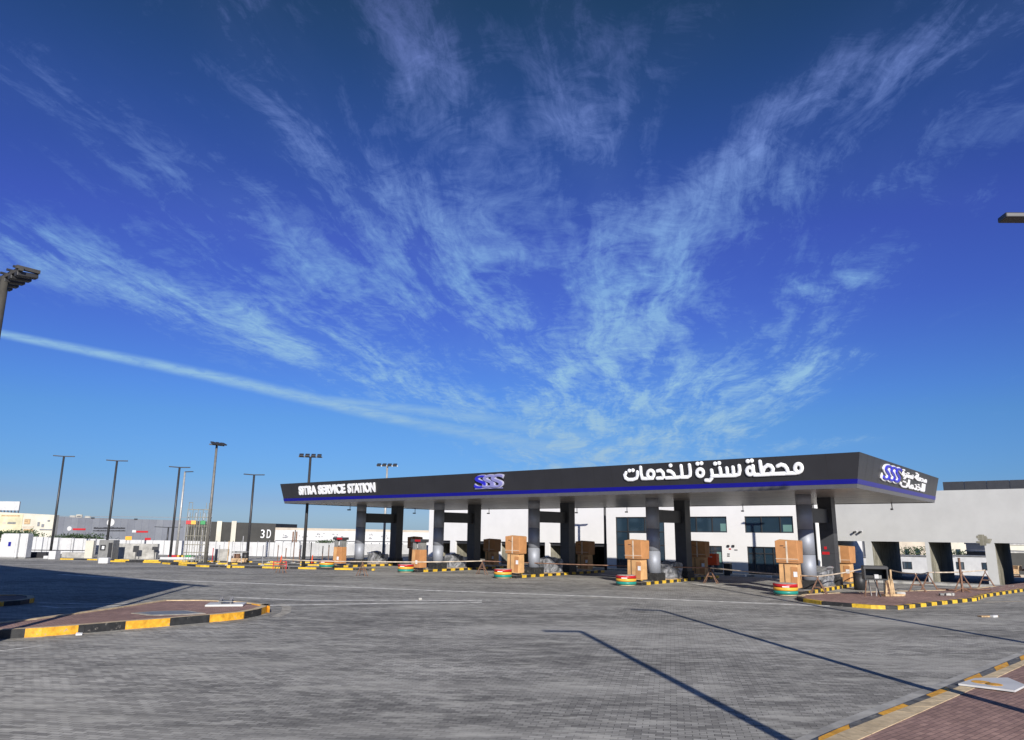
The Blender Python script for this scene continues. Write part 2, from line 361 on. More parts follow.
def thing(name, loc, rz, label, cat, group=None):
    o = bpy.data.objects.new(name, None); COL.objects.link(o); o.location = loc; o.rotation_euler.z = rz
    o.empty_display_size = .3
    return tag(o, label, cat, group)
def copy_tree(o, parent=None, seen=None):
    c = o.copy(); COL.objects.link(c)
    if parent: c.parent = parent
    for ch in [x for x in bpy.data.objects if x.parent == o and x != c]: copy_tree(ch, c)
    return c
def one(name, mats_fn, loc, rz, label, cat, group=None):
    m = MB(); mats_fn(m); o = m.build(name, None, loc, rz); return tag(o, label, cat, group)

# ------------------------------------------------------------------ ground
def axis(lo, hi, step, far): 
    a = [-far, -far*.4, lo-60]; x = lo
    while x <= hi: a.append(x); x += step
    return a+[hi+60, far*.4, far]
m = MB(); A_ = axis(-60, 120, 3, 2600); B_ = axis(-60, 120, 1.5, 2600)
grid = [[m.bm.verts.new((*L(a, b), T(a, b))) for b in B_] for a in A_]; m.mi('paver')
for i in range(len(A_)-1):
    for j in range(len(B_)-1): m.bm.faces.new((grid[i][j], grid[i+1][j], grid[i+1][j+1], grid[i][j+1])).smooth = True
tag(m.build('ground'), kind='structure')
def gz(x, y): return T(*ab(x, y))
def inset(poly, d):
    n = len(poly); out = []
    for i in range(n):
        a, b, c = Vector(poly[i-1]), Vector(poly[i]), Vector(poly[(i+1) % n])
        e1, e2 = (b-a).normalized(), (c-b).normalized(); q = Vector((-e1.y-e2.y, e1.x+e2.x))
        q = q.normalized() if q.length > 1e-4 else Vector((0, 0)); out.append((b.x+q.x*d, b.y+q.y*d))
    return out
def onground(pts, h=0): return [(x, y, gz(x, y)+h) for x, y in pts]

def kerb(poly, w, h, block, cols, inner_h=None, z0=None, start=0, name='kerb', gap=0.012, parent=None, capmat=None):
    "kerb stones along a polyline; the kerb lies to the left of the direction of travel"
    m = MB(); pts = [Vector(p) for p in poly]
    # resample
    seglen = [(b-a).length for a, b in zip(pts[:-1], pts[1:])]; tot = sum(seglen)
    def pos(s):
        for l, a, b in zip(seglen, pts[:-1], pts[1:]):
            if s <= l or (a, b) == (pts[-2], pts[-1]): return a+(b-a)*(s/l)
            s -= l
    cuts = {0.0, tot}; s = 0
    for l in seglen: s += l; cuts.add(round(s, 4))
    k = 0; s = block
    while s < tot: cuts.add(round(s, 4)); s += block
    cuts = sorted(c for c in cuts if c <= tot)
    nrm = []
    for a, b in zip(pts[:-1], pts[1:]): d = (b-a).normalized(); nrm.append(Vector((-d.y, d.x)))
    def nat(s):
        acc = 0
        for i, l in enumerate(seglen):
            if abs(s-acc) < .01 and i > 0: return (nrm[i-1]+nrm[i]).normalized()/max(.5, math.cos(nrm[i-1].angle(nrm[i])/2))
            if s < acc+l-.01: return nrm[i]
            acc += l
        return nrm[-1]
    for a, b in zip(cuts[:-1], cuts[1:]):
        if b-a < .02: continue
        c = cols[int((a+b)/2/block+start) % len(cols)]
        g = gap if (b-a) > block*.8 else 0
        p0, p1 = pos(a+g/2), pos(b-g/2); q0, q1 = p0+nat(a)*w, p1+nat(b)*w
        base = (lambda x, y: gz(x, y)-.05); top = (lambda x, y: gz(x, y)+h)
        m.prism([p0, p1, q1, q0], base, top, capmat or c, side=c)
        if capmat: pass
    return m.build(name, parent)

# left traffic island
LI = [gp(-90, 649), gp(0, 639), gp(41, 636.7), gp(84, 633.2), gp(124, 629.6), gp(160, 626.8), gp(192, 623.8), gp(222, 621.3), gp(243, 619), gp(258, 616), gp(266, 613), gp(269, 610.5), gp(268, 605.8, .2), gp(258, 604, .2), gp(240, 601.8, .2), gp(202, 600.3, .2), gp(164, 600.4, .2), gp(111, 608.5, .2), gp(32, 619.2, .2), gp(-60, 629, .2)]
isl = MB(); inner = inset(LI, .1)
isl.prism(inner, -.05, .20, 'brick'); tag(isl.build('traffic_island'), kind='structure')
o = kerb(LI[:11], .26, .24, 1.33, ['yellow', 'black'], start=0, capmat='kerb_top'); tag(o, kind='structure')
o = kerb(LI[10:14], .26, .24, .8, ['yellow', 'yellow'], capmat='kerb_top'); o.name = 'kerb'; tag(o, kind='structure')
o = kerb(LI[13:], .2, .23, 1.2, ['kerb_top', 'kerb_top'], capmat='kerb_top'); tag(o, kind='structure')
# second little island end at the left edge
LJ = [gp(-80, 611), gp(0, 606.5), gp(20, 605), gp(34, 602.5), gp(33, 600), gp(20, 598.6), gp(-80, 600)]
tag(MB().prism(inset(LJ, .1), -.05, .16, 'brick').build('traffic_island'), kind='structure')
tag(kerb(LJ, .25, .18, 1.3, ['black', 'yellow'], capmat='kerb_top'), kind='structure')
# right traffic island
RI = [gp(797, 599.5), gp(803, 602), gp(821, 604.8), gp(871, 608.8), gp(898, 609.8), gp(944, 604.6), gp(977, 601), gp(985, 597.4), gp(1024, 591.5), gp(1075, 585.5), gp(1110, 583), gp(1024, 584.5), gp(962, 592), gp(880, 593.8), gp(830, 595.5), gp(803, 597)]
tag(MB().prism(inset(RI, .09), -.05, .12, 'brick').build('traffic_island'), kind='structure')
tag(kerb(RI[:5], .22, .15, 1.35, ['yellow2', 'black'], start=1), kind='structure')
tag(kerb(RI[4:11], .22, .15, .52, ['yellow2', 'black']), kind='structure')
tag(kerb(RI[10:]+[RI[0]], .2, .14, 1.2, ['kerb_top']), kind='structure')
# right foreground pavement with gutter strip
G0 = [gp(640, 806), gp(840, 720.5), gp(930, 686.5), gp(1020, 652), gp(1120, 614)]
G1 = [gp(640, 816, .1), gp(840, 727.6, .1), gp(882, 711.5, .1), gp(935, 691.2, .1), gp(1016, 658, .1), gp(1120, 617, .1)]
G2 = [gp(640, 824, .1), gp(840, 732.6, .1), gp(888.5, 713.6, .1), gp(940.6, 694, .1), gp(1018, 662.3, .1), gp(1120, 620.5, .1)]
G3 = [gp(700, 816, .1), gp(858, 740, .1), gp(910, 717, .1), gp(969, 690.5, .1), gp(1024, 665, .1), gp(1120, 624, .1)]
tag(MB().prism(G0+list(reversed(G1)), -.05, .006, 'concrete').build('gutter_strip'), kind='structure')
def between(P, Q, z0, z1, block, cols, name):
    m = MB(); A = [Vector(p) for p in P]; B = [Vector(p) for p in Q]; L_ = [0]
    for a_, b_ in zip(A[:-1], A[1:]): L_.append(L_[-1]+(b_-a_).length)
    def pos(V, s_):
        for i in range(len(L_)-1):
            if s_ <= L_[i+1] or i == len(L_)-2: return V[i].lerp(V[i+1], (s_-L_[i])/(L_[i+1]-L_[i]))
    s_ = 0; k = 0
    while s_ < L_[-1]-.05:
        e = min(s_+block, L_[-1]); g = .008; n = 3
        f = [s_+g+(e-s_-2*g)*q/n for q in range(n+1)]
        m.prism([pos(A, x) for x in f]+[pos(B, x) for x in reversed(f)], z0, z1, cols[k % len(cols)]); s_ = e; k += 1
    return tag(m.build(name), kind='structure')
between(G1, G2, -.05, .10, 1.12, ['yellow', 'black2'], 'kerb')
between(G2, G3, -.05, .104, .56, ['kerb_top'], 'kerb')
tag(MB().prism(G3+[(62, 40), (60, -30), (2, -12)], -.05, .095, 'brick').build('pavement'), kind='structure')

def strip(pts, w, m, h=.004, name='road_marking'):
    mb = MB()
    for a, b in zip(pts[:-1], pts[1:]):
        n = max(1, int(math.dist(a, b)/3))
        for k in range(n):
            p = Vector(a).lerp(Vector(b), k/n); q = Vector(a).lerp(Vector(b), (k+1)/n); d = (q-p).normalized(); s_ = Vector((-d.y, d.x))*w/2
            mb.face([(*c, gz(*c)+h) for c in (p-s_, q-s_, q+s_, p+s_)], m)
    return tag(mb.build(name), kind='structure')
strip([gp(146, 579.5), gp(270, 584), gp(420, 590), gp(600, 596.6), gp(830, 606.2)], .42, 'line')
strip([gp(60, 574.5), gp(146, 579.5)], .5, 'line')
strip([gp(228, 597), gp(300, 600.2), gp(482, 600.6)], .30, 'line', .005)
strip([gp(270, 605.5), gp(380, 603.6), gp(482, 602.4)], .30, 'line', .005)
strip([gp(36, 602.8), gp(90, 604), gp(130, 603.6)], .25, 'line')
strip([gp(40, 606), gp(60, 608), gp(128, 605.4)], .25, 'line')
strip([gp(600, 574.3), gp(720, 586.6), gp(770, 587.2)], .4, 'line')
strip([gp(-40, 656), gp(40, 646)], .1, 'line')
strip([gp(985, 602.4), gp(1060, 600)], .12, 'kerb_top', .005)
# pale arc of cement dust round the tip of the left island and stains
strip([gp(276, 617), gp(286, 612), gp(287, 607), gp(280, 604)], .35, 'litter', .003, 'cement_dust')
for (x, y, w) in ((594, 597.3, .4), (735, 584, .5), (648, 583.3, .4), (700, 588.5, .3)):
    strip([gp(x-9, y+.3), gp(x+9, y-.3)], w, 'litter', .003, 'cement_dust')

rs_ = random.Random(3)
for (P_, Q_, n_) in ((gp(20, 640), gp(240, 621), 16), (gp(810, 606), gp(900, 612), 8)):
    for k in range(n_):
        f_ = (k+rs_.random())/n_; x_, y_ = P_[0]+(Q_[0]-P_[0])*f_, P_[1]+(Q_[1]-P_[1])*f_
        m = MB(); r1 = rs_.uniform(.15, .5); ph = [rs_.uniform(.5, 1.0) for _ in range(12)]
        m.face([(x_+math.cos(q*math.pi/6)*r1*1.6*ph[q], y_-.08+math.sin(q*math.pi/6)*r1*.35*ph[q], .003+.0004*k) for q in range(12)], 'litter')
        tag(m.build('sand_patch'), kind='structure')

# ------------------------------------------------------------------ canopy
LC, DC, ZB, ZT, EX = 45.7, 19.2, 5.2, 6.85, .35
cw = lambda a, b, z=0: (*L(a, b), z)
canopy = thing('canopy', cw(0, 0), ROT, 'long charcoal fuel station canopy with a blue stripe and white lettering, on paired columns', 'canopy')
def ins(z): return EX*(z-ZB)/(ZT-ZB)      # outward lean of the fascia
def ring(m, z0, z1, mt, proud):
    a0, a1 = ins(z0)+proud, ins(z1)+proud
    P = lambda e, z: [(-LC-e, -e, z), (e, -e, z), (e, DC+e, z), (-LC-e, DC+e, z)]
    A, B = P(a0, z0), P(a1, z1)
    for k in range(4): m.face([A[k], A[(k+1) % 4], B[(k+1) % 4], B[k]], mt)
m = MB(); ring(m, 5.62, ZT, 'fascia', 0)
e0, e1 = ins(ZT), ins(ZT)-.25
P = lambda e, z: [(-LC-e, -e, z), (e, -e, z), (e, DC+e, z), (-LC-e, DC+e, z)]
A, B, C_ = P(e0, ZT), P(e1, ZT), P(e1, ZT-.4)
for k in range(4):
    m.face([A[k], A[(k+1) % 4], B[(k+1) % 4], B[k]], 'fascia'); m.face([B[k], B[(k+1) % 4], C_[(k+1) % 4], C_[k]], 'fascia')
m2 = MB(); ring(m2, ZB, 5.4, 'fascia_low', 0); m2.build('fascia_edge', canopy)
m2 = MB(); ring(m2, 5.4, 5.62, 'blue', .012); A, B = P(ins(5.62)+.012, 5.62), P(ins(5.62), 5.62)
for k in range(4): m2.face([A[k], A[(k+1) % 4], B[(k+1) % 4], B[k]], 'blue')
m2.build('blue_stripe', canopy)
for i in range(1, 38):
    x = -i*LC/38
    m.face([(x-.012, -ins(5.67)-.004, 5.67), (x+.012, -ins(5.67)-.004, 5.67), (x+.012, -ins(ZT)-.004, ZT), (x-.012, -ins(ZT)-.004, ZT)], 'plastic')
for i in range(1, 16):
    y = i*DC/16
    m.face([(ins(5.67)+.004, y-.012, 5.67), (ins(5.67)+.004, y+.012, 5.67), (ins(ZT)+.004, y+.012, ZT), (ins(ZT)+.004, y-.012, ZT)], 'plastic')
m.build('fascia', canopy)
# soffit of long panels with recessed joints
m = MB(); n = 64
for i in range(n):
    y0 = .06+(DC-.12)*i/n; y1 = .06+(DC-.12)*(i+1)/n-.035
    m.box((-LC/2, (y0+y1)/2, ZB+.05), (LC-.12, y1-y0, .02), 'soffit')
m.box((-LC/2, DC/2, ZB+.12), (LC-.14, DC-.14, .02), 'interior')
m.build('soffit', canopy)
m = MB(); m.box((-LC/2, DC/2, ZT-.35), (LC-.1, DC-.1, .1), 'metal'); m.build('roof', canopy)
AK = [4.21+9.462*i for i in range(5)]
YF, YR = 5.38, 9.59
for i, a in enumerate(AK):
    c = MB()
    for z0, z1 in ((.62, 1.95), (1.965, 3.3), (3.315, 4.65), (4.665, ZB+.1)): c.cyl((-a, YF, z0), (-a, YF, z1), .42, .42, 'silver', 40)
    c.cyl((-a, YF, .6), (-a, YF, ZB+.05), .405, .405, 'plastic', 32)
    co = c.build('column', canopy)
    MB().box((-a, YF, .36), (.98, 1.1, .5), 'black', bev=.02).build('plinth', co)
    c = MB()
    for z0, z1 in ((.62, 1.95), (1.965, 3.3), (3.315, 4.65), (4.665, ZB+.1)): c.box((-a, YR, (z0+z1)/2), (.80, .80, z1-z0), 'darkclad')
    c.box((-a, YR, 2.9), (.78, .78, 4.6), 'plastic')
    co = c.build('column', canopy); co['label'] = 'square dark clad rear column'
    MB().box((-a, YR, .36), (.96, .96, .5), 'black', bev=.02).build('plinth', co)
    if i == 0:
        for x, z, w in ((-.12, 2.28, .16), (-.12, 1.98, .42), (.1, 1.15, .2)): MB().box((-a+x, YR-.405, z), (w, .012, .16), 'red').build('notice', co)
    MB().box((-a, (YF+YR)/2, 4.12), (.34, YR-YF-.86, .80), 'darkclad').build('cross_beam', canopy)
# little brackets hanging under the canopy
hk = []
for px, py in ((350, 509), (415, 513), (489, 513), (577, 512), (627, 511), (743, 510), (892, 507)):
    # hang each at the depth where its top meets the soffit
    d = ray(px, py-4); t = (ZB-EYE)/d.z; a, b = ab(d.x*t, d.y*t); b = max(.6, min(DC-.4, b)); a = onb(px, py, b)[0]
    h = MB().cyl((-a, b, ZB+.04), (-a, b, ZB-.42), .03, .03, 'darkmetal', 8); h.box((-a, b-.1, ZB-.42), (.12, .3, .1), 'darkmetal'); h.build('camera_bracket', canopy)
# lettering traced from the sign, laid on the leaning fascia
def onface(px, py, lift=.05):
    lo_, hi_ = -.6, .2
    b = -.2
    for _ in range(6):
        a, z = onb(px, py, b); b = -ins(z)-lift
    a, z = onb(px, py, b)
    return Vector((-a, b, z))
def c1(x, y): return onface(610+x/9.31, 450+y/9.31)
def c2(x, y): return onface(710+x/9.31, 450+y/9.31)
def arc(f, cx, cy, rx, ry, t0=0, t1=360, n=16):
    return [f(cx+rx*math.cos(math.radians(t0+(t1-t0)*k/n)), cy+ry*math.sin(math.radians(t0+(t1-t0)*k/n))) for k in range(n+1)]
R_ = .102
def word(strokes, dots, name, label=None, r=R_):
    w = MB()
    for st in strokes: w.stroke(st, r, 'signwhite', .45)
    for p_ in dots: w.stroke([p_, p_+Vector((.012, 0, 0))], r*1.12, 'signwhite', .45)
    o = w.build(name, canopy)
    if label: o['label'] = label
    return o
word([[c1(x, y) for x, y in ((148, 212), (136, 235), (145, 262), (170, 276), (215, 275), (246, 262), (254, 238), (254, 205))],
      [c1(x, y) for x, y in ((284, 162), (287, 220), (300, 266), (345, 266))],
      arc(c1, 378, 226, 30, 36), [c1(x, y) for x, y in ((345, 266), (395, 263))],
      [c1(x, y) for x, y in ((440, 196), (470, 190), (492, 212), (498, 245), (488, 261), (440, 264))],
      [c1(x, y) for x, y in ((540, 196), (565, 200), (590, 222), (602, 254))], [c1(x, y) for x, y in ((524, 261), (640, 255), (668, 246), (668, 215), (660, 148))],
      [c1(x, y) for x, y in ((664, 254), (722, 252), (744, 236), (746, 205), (738, 140))]],
     [c1(178, 193), c1(211, 190), c1(561, 145)], 'arabic_word', 'left word of the white arabic sign')
word([arc(c1, 838, 212, 30, 34), [c1(x, y) for x, y in ((944, 190), (950, 230), (946, 262), (928, 284), (892, 282))],
      [c1(948, 240), c2(20, 243), c2(240, 236), c2(268, 225), c2(276, 190), c2(270, 148)],
      [c2(90, 168), c2(98, 205), c2(98, 238)], [c2(155, 170), c2(160, 205), c2(160, 236)], [c2(212, 162), c2(217, 200), c2(217, 234)]],
     [c1(812, 128), c1(848, 124), c2(45, 128), c2(82, 123)], 'arabic_word', 'middle word of the white arabic sign')
word([arc(c2, 370, 196, 28, 34), [c2(x, y) for x, y in ((398, 150), (402, 200), (412, 232), (450, 231))],
      [c2(x, y) for x, y in ((464, 108), (472, 165), (482, 222))], arc(c2, 545, 184, 42, 40, 175, 20, 14)[0:0] or [c2(x, y) for x, y in ((484, 214), (505, 165), (535, 142), (565, 148), (585, 175), (580, 208), (555, 224))],
      [c2(x, y) for x, y in ((440, 232), (560, 225), (700, 219), (800, 214))],
      [c2(x, y) for x, y in ((628, 150), (660, 136), (695, 146), (716, 175), (724, 212))],
      arc(c2, 822, 168, 32, 38), [c2(790, 214), c2(825, 208)]],
     [c2(349, 105), c2(385, 100)], 'arabic_word', 'right word of the white arabic sign')
for o in canopy.children:
    pass
def textmesh(body, size, mt, ext=.03, offset=0.0, sx=1.0, shear=0, spacing=1.0):
    c = bpy.data.curves.new('lettering', 'FONT'); c.body = body; c.size = size; c.extrude = ext; c.offset = offset; c.align_x = 'CENTER'; c.align_y = 'CENTER'; c.shear = shear; c.space_character = spacing
    o = bpy.data.objects.new('t', c); COL.objects.link(o); dg = bpy.context.evaluated_depsgraph_get()
    me = bpy.data.meshes.new_from_object(o.evaluated_get(dg)); bpy.data.objects.remove(o); bpy.data.curves.remove(c)
    me.materials.clear(); me.materials.append(M[mt])
    for p in me.polygons: p.material_index = 0
    for v_ in me.vertices: v_.co.x *= sx
    return me
lean = math.atan2(EX, ZT-ZB)
def puttext(me, name, parent, face, u_, z, width=None, height=None, lift=.05):
    xs = [v_.co.x for v_ in me.vertices]; ys = [v_.co.y for v_ in me.vertices]
    kx = width/(max(xs)-min(xs)) if width else 1; ky = height/(max(ys)-min(ys)) if height else 1
    mx_, my_ = (max(xs)+min(xs))/2, (max(ys)+min(ys))/2
    for v_ in me.vertices: v_.co.x = (v_.co.x-mx_)*kx; v_.co.y = (v_.co.y-my_)*ky
    o = bpy.data.objects.new(name, me); COL.objects.link(o); o.parent = parent
    if face == 'front': o.location = (u_, -ins(z)-lift, z); o.rotation_euler = (math.pi/2+lean, 0, 0)
    elif face == 'side': o.location = (ins(z)+lift, u_, z); o.rotation_euler = (math.pi/2+lean, 0, math.pi/2)
    return o
p0, p1 = onface(299, 493), onface(375, 489)
for word_, x0, x1 in (('SITRA', 299, 316.2), ('SERVICE', 318.3, 345), ('STATION', 348, 375.3)):
    q0, q1 = onface(x0, 491), onface(x1, 489)
    zc = (onface((x0+x1)/2, 491.5-(x0-299)*.03).z)
    puttext(textmesh(word_, 1, 'signwhite', .04, .048), 'sign_word', canopy, 'front', (q0.x+q1.x)/2, 6.22, abs(q1.x-q0.x), .74)
# emblem: three overlapping letters S, blue to white
q0, q1 = onface(474, 483), onface(505, 481)
eg = None
for k, (mt, dx) in enumerate((('signblue', -.74), ('signmid', -.02), ('signmid', .70))):
    o = puttext(textmesh('S', 1, 'emblem_edge', .03, .035, shear=.15), 'emblem_outline', canopy, 'front', (q0.x+q1.x)/2+dx*1.0+.03, 6.27, 1.26, .92, .04+k*.02)
    o2 = puttext(textmesh('S', 1, mt, .03, .008, shear=.15), 'emblem_letter', canopy, 'front', (q0.x+q1.x)/2+dx*1.0-.02, 6.27, 1.16, .84, .09+k*.02)
MB().box(((q0.x+q1.x)/2-.1, -ins(5.82)-.06, 5.82), (2.4, .05, .05), 'signmid').build('emblem_underline', canopy)
for k, (mt, dy) in enumerate((('signblue', -1.0), ('signblue', 0), ('signblue', 1.0))):
    puttext(textmesh('S', 1, 'signwhite', .03, .04, shear=.15), 'emblem_outline', canopy, 'side', 6.0+dy*1.1, 6.25, 1.9, .92, .04+k*.02)
    puttext(textmesh('S', 1, mt, .03, .0, shear=.15), 'emblem_letter', canopy, 'side', 6.0+dy*1.1+.1, 6.25, 1.5, .80, .10+k*.02)
forms1 = ['\uFEE3', '\uFEA4', '\uFEC4', '\uFE94', ' ', '\uFEB3', '\uFE98', '\uFEAE', '\uFE93']
forms2 = ['\uFEDF', '\uFEE0', '\uFEA8', '\uFEAA', '\uFEE3', '\uFE8E', '\uFE95']
puttext(textmesh(''.join(reversed(forms1)), 1, 'signwhite', .03, .028), 'arabic_line', canopy, 'side', 12.0, 6.44, 6.9, .60)
puttext(textmesh(''.join(reversed(forms2)), 1, 'signwhite', .03, .028), 'arabic_line', canopy, 'side', 11.8, 5.96, 6.8, .52)

# ------------------------------------------------------------------ pump islands
ORD = ['the right-hand end island', 'the second island from the right', 'the middle island', 'the second island from the left', 'the left-hand end island']
def island(a):
    t = thing('pump_island', cw(a, 0), ROT, 'x', 'kerb island', 'pump islands under the canopy')
    m = MB(); w = .62; y0, y1 = 2.75, 13.6
    m.box((0, (y0+y1)/2, .06), (2*w-.3, y1-y0-.3, .17), 'concrete'); m.build('slab', t)
    k = 0
    kb = MB(); y = y0
    while y < y1-.01:
        c = 'yellow2' if k % 2 else 'black'
        for s_ in (-1, 1): kb.box((s_*(w-.07), y+.25, .07), (.14, .49, .20), c)
        y += .5; k += 1
    for yy in (y0-.07, y1+.07):
        for q in range(3): kb.box((-w+.21+q*.41, yy, .07), (.40, .14, .20), ['black', 'yellow2', 'black'][q])
    kb.build('kerb', t)
    return t
for i, a in enumerate(AK):
    t = island(a); t['label'] = 'black and yellow kerbed pump island, '+ORD[i]+' under the canopy'
    t['label'] = ['black and yellow kerb of the right-hand end pump island', 'black and yellow kerb of the second pump island from the right', 'black and yellow kerb of the middle pump island', 'black and yellow kerb of the second pump island from the left', 'black and yellow kerb of the left-hand end pump island'][i]
# banded round bumpers
def bumper():
    t = thing('bumper_ring', (0, 0, 0), ROT, 'x', 'bumper', 'banded bumpers at the island noses')
    z = .02
    for nm, mt, h, r in (('base_band', 'kerb_top', .07, .54), ('green_band', 'teal', .17, .60), ('yellow_band', 'amber', .17, .60), ('red_band', 'red', .17, .60)):
        m = MB(); m.cyl((0, 0, z), (0, 0, z+h-.012), r, r, mt, 36); z += h; m.build(nm, t)
    m = MB(); m.cyl((0, 0, z-.012), (0, 0, z+.01), .56, .52, 'concrete', 36); m.build('cap', t)
    m = MB()
    m.box((.215, -.565, .46), (.34, .05, .05), 'paper', rz=math.radians(21))
    m.build('sticker', t)
    return t
bp0 = bumper()
bpos = [(AK[0]+.05, 1.7), (AK[1], 1.9), (AK[2], 1.95), (AK[3], 2.0), (AK[4]-.1, 1.9)]
for i, (a, b) in enumerate(bpos):
    t = bp0 if i == 0 else copy_tree(bp0); t.location = cw(a, b)
    t['label'] = 'round red, yellow and green banded bumper in front of '+ORD[i]
# wrapped pumps
def boxed(kind):
    t = thing('boxed_pump', (0, 0, 0), ROT, 'x', 'boxed pump', 'cardboard covered pumps')
    if kind == 'tall':
        m = MB(); m.box((0, 0, .77), (.98, .72, 1.24), 'card2', bev=.02, taper=.97); m.build('lower_carton', t)
        m = MB(); m.box((.30, -.365, .72), (.34, .02, 1.0), 'card', tilt=(0, .06)); m.box((-.2, -.37, .8), (.04, .012, 1.1), 'ink'); m.box((.38, -.385, .85), (.2, .012, .26), 'paper'); m.build('flap', t)
        m = MB(); m.box((0, 0, 1.98), (1.22, .92, 1.14), 'card', bev=.025); m.box((-.1, -.462, 2.3), (.5, .01, .05), 'ink'); m.box((-.1, -.462, 2.2), (.36, .01, .04), 'ink'); m.box((0, -.462, 1.5), (1.24, .01, .02), 'ink'); m.build('upper_carton', t)
        m = MB(); m.box((0, .1, 2.565), (1.24, .5, .02), 'card2', tilt=(.06, .02)); m.build('lid', t)
        m = MB(); m.box((.02, -.466, 1.98), (.09, .008, 1.12), 'tape'); m.box((0, -.468, 1.62), (1.2, .008, .03), 'tape'); m.build('packing_tape', t)
    else:
        m = MB(); m.box((0, 0, .8), (.98, .7, 1.3), 'card', bev=.03, taper=.95); m.box((-.25, -.36, .85), (.3, .02, 1.15), 'card2', tilt=(0, .08)); m.box((.1, -.366, .55), (.26, .014, .26), 'paper'); m.build('carton', t)
        m = MB(); m.box((-.3, 0, 1.72), (.3, .6, .62), 'greybox'); m.box((.3, 0, 1.72), (.28, .6, .62), 'greybox'); m.box((0, .1, 1.72), (.34, .4, .62), 'plastic'); m.box((.02, -.12, 1.75), (.2, .06, .34), 'paper'); m.build('pump_body', t)
        m = MB(); m.box((0, 0, 2.13), (1.15, .85, .2), 'darkclad', bev=.02); m.build('pump_head', t)
        m = MB(); m.box((.25, -.43, 2.13), (.62, .02, .15), 'red'); m.build('head_stripe', t)
    return t
tall, low = boxed('tall'), boxed('low')
for t_ in (tall, low):
    rq = random.Random(11)
    for ch in t_.children:
        if ch.name.split('.')[0] in ('upper_carton', 'lower_carton', 'carton', 'lid'):
            for v_ in ch.data.vertices:
                k_ = (round(v_.co.x*3), round(v_.co.y*3), round(v_.co.z*2)); rr_ = random.Random(str(k_)); v_.co += Vector((rr_.uniform(-.025, .025), rr_.uniform(-.01, .02), rr_.uniform(-.02, .02)))
def put(src, used, a, b, rz, label, group=None, z=.15):
    t = src if not used else copy_tree(src); t.location = cw(a, b, z); t.rotation_euler.z = ROT+rz; t['label'] = label
    if group: t['group'] = group
    return t
put(tall, False, AK[0]+.25, 3.2, .05, 'stacked brown cartons round the front pump, right-hand end island')
put(tall, True, AK[1]+.1, 3.45, -.04, 'stacked brown cartons round the front pump, second island from the right')
put(tall, True, AK[2]+.1, 3.45, .08, 'stacked brown cartons round the front pump, middle island')
put(low, False, AK[3]+.1, 3.45, -.03, 'front pump with half torn carton beside the second column from the left')
put(low, True, AK[4]+.2, 3.45, .06, 'front pump with half torn carton and paper note, left-hand end island')
for i in range(5):
    put(tall, True, AK[i]-.05, 11.9, [-.05, .1, -.08, .06, .02][i], 'brown cartons behind the rear column of '+ORD[i], z=.15).scale = (1, 1, .9)
vr = random.Random(21)
for t_ in [o for o in list(bpy.data.objects) if o.name.startswith('boxed_pump')]:
    t_.scale = (vr.uniform(.94, 1.05), vr.uniform(.92, 1.08), t_.scale[2]*vr.uniform(.96, 1.03)); t_.rotation_euler.z += vr.uniform(-.12, .12)
def wrapped(seed):
    rnd = random.Random(seed)
    t = thing('wrapped_unit', (0, 0, 0), ROT, 'x', 'wrapped unit', 'plastic wrapped units between the columns')
    m = MB(); m.box((0, 0, .5), (1.0, 1.5, .95), 'wrap', bev=.0)
    bmesh.ops.subdivide_edges(m.bm, edges=m.bm.edges[:], cuts=5, use_grid_fill=True)
    for v_ in m.bm.verts: v_.co += Vector([rnd.uniform(-.05, .05) for _ in range(3)])*(1 if v_.co.z > .1 else .3)+Vector((0, 0, (.12*math.sin(v_.co.y*2+seed) if v_.co.z > .7 else 0)))
    m.build('plastic_wrap', t)
    m = MB(); m.box((0, 0, .03), (1.05, 1.56, .06), 'timber'); m.build('pallet', t)
    m = MB(); m.box((.0, -.2, 1.0), (.6, .7, .16), 'greybox', bev=.02, tilt=(.1, .15)); m.build('panel_top', t)
    return t
for i, a in enumerate(AK):
    t = wrapped(i); t.location = cw(a-.02, 7.45, .15); t['label'] = 'grey crinkled plastic wrapped unit between the columns of '+ORD[i]
# red fuel cabinet seen beyond the second set
rc = thing('red_cabinet', cw(*[14.0-.3, 14.2]), ROT, 'small bright red cabinet on a post behind the second pair of columns from the right', 'cabinet')
m = MB(); m.box((0, 0, 1.25), (.85, .5, .8), 'orange', bev=.03); m.box((-.1, -.256, 1.42), (.4, .01, .07), 'paper'); m.build('cabinet_box', rc)
m = MB(); m.box((0, 0, .42), (.12, .12, .86), 'metal'); m.box((0, 0, .02), (.5, .4, .04), 'metal'); m.build('post', rc)

# ------------------------------------------------------------------ service building
BB, ZG = 30.0, -.62
svc = thing('service_building', cw(0, BB, ZG), ROT, 'long flat building behind the canopy, white left half, grey right half with open bays', 'building')
z_ = lambda z: z-ZG
def wallbox(m, a0, a1, z0, z1, mt, y=.15, th=.3): m.box((-(a0+a1)/2, y, z_((z0+z1)/2)), (abs(a0-a1), th, z1-z0), mt)
AL, AW, AG = 58.4, 10.63, -30.0
ZTOP = 6.58
m = MB()
wallbox(m, AL, AW, 4.66, ZTOP, 'white')
def row(m, z0, z1, holes, lo, hi, mt):
    cur = hi
    for h1, h0 in sorted(holes, reverse=True):
        if cur-h1 > .01: wallbox(m, cur, h1, z0, z1, mt)
        cur = h0
    if cur-lo > .01: wallbox(m, cur, lo, z0, z1, mt)
CW, WB, WC_ = (31.18, 25.62), (22.97, 19.15), (17.43, 13.01)
row(m, 3.18, 4.66, [CW, WB, WC_], AW, AL, 'white')
row(m, 1.95, 3.18, [CW], AW, AL, 'white')
LB = [(57.55, 54.64), (53.8, 47.15), (46.69, 40.24), (39.69, 32.26)]
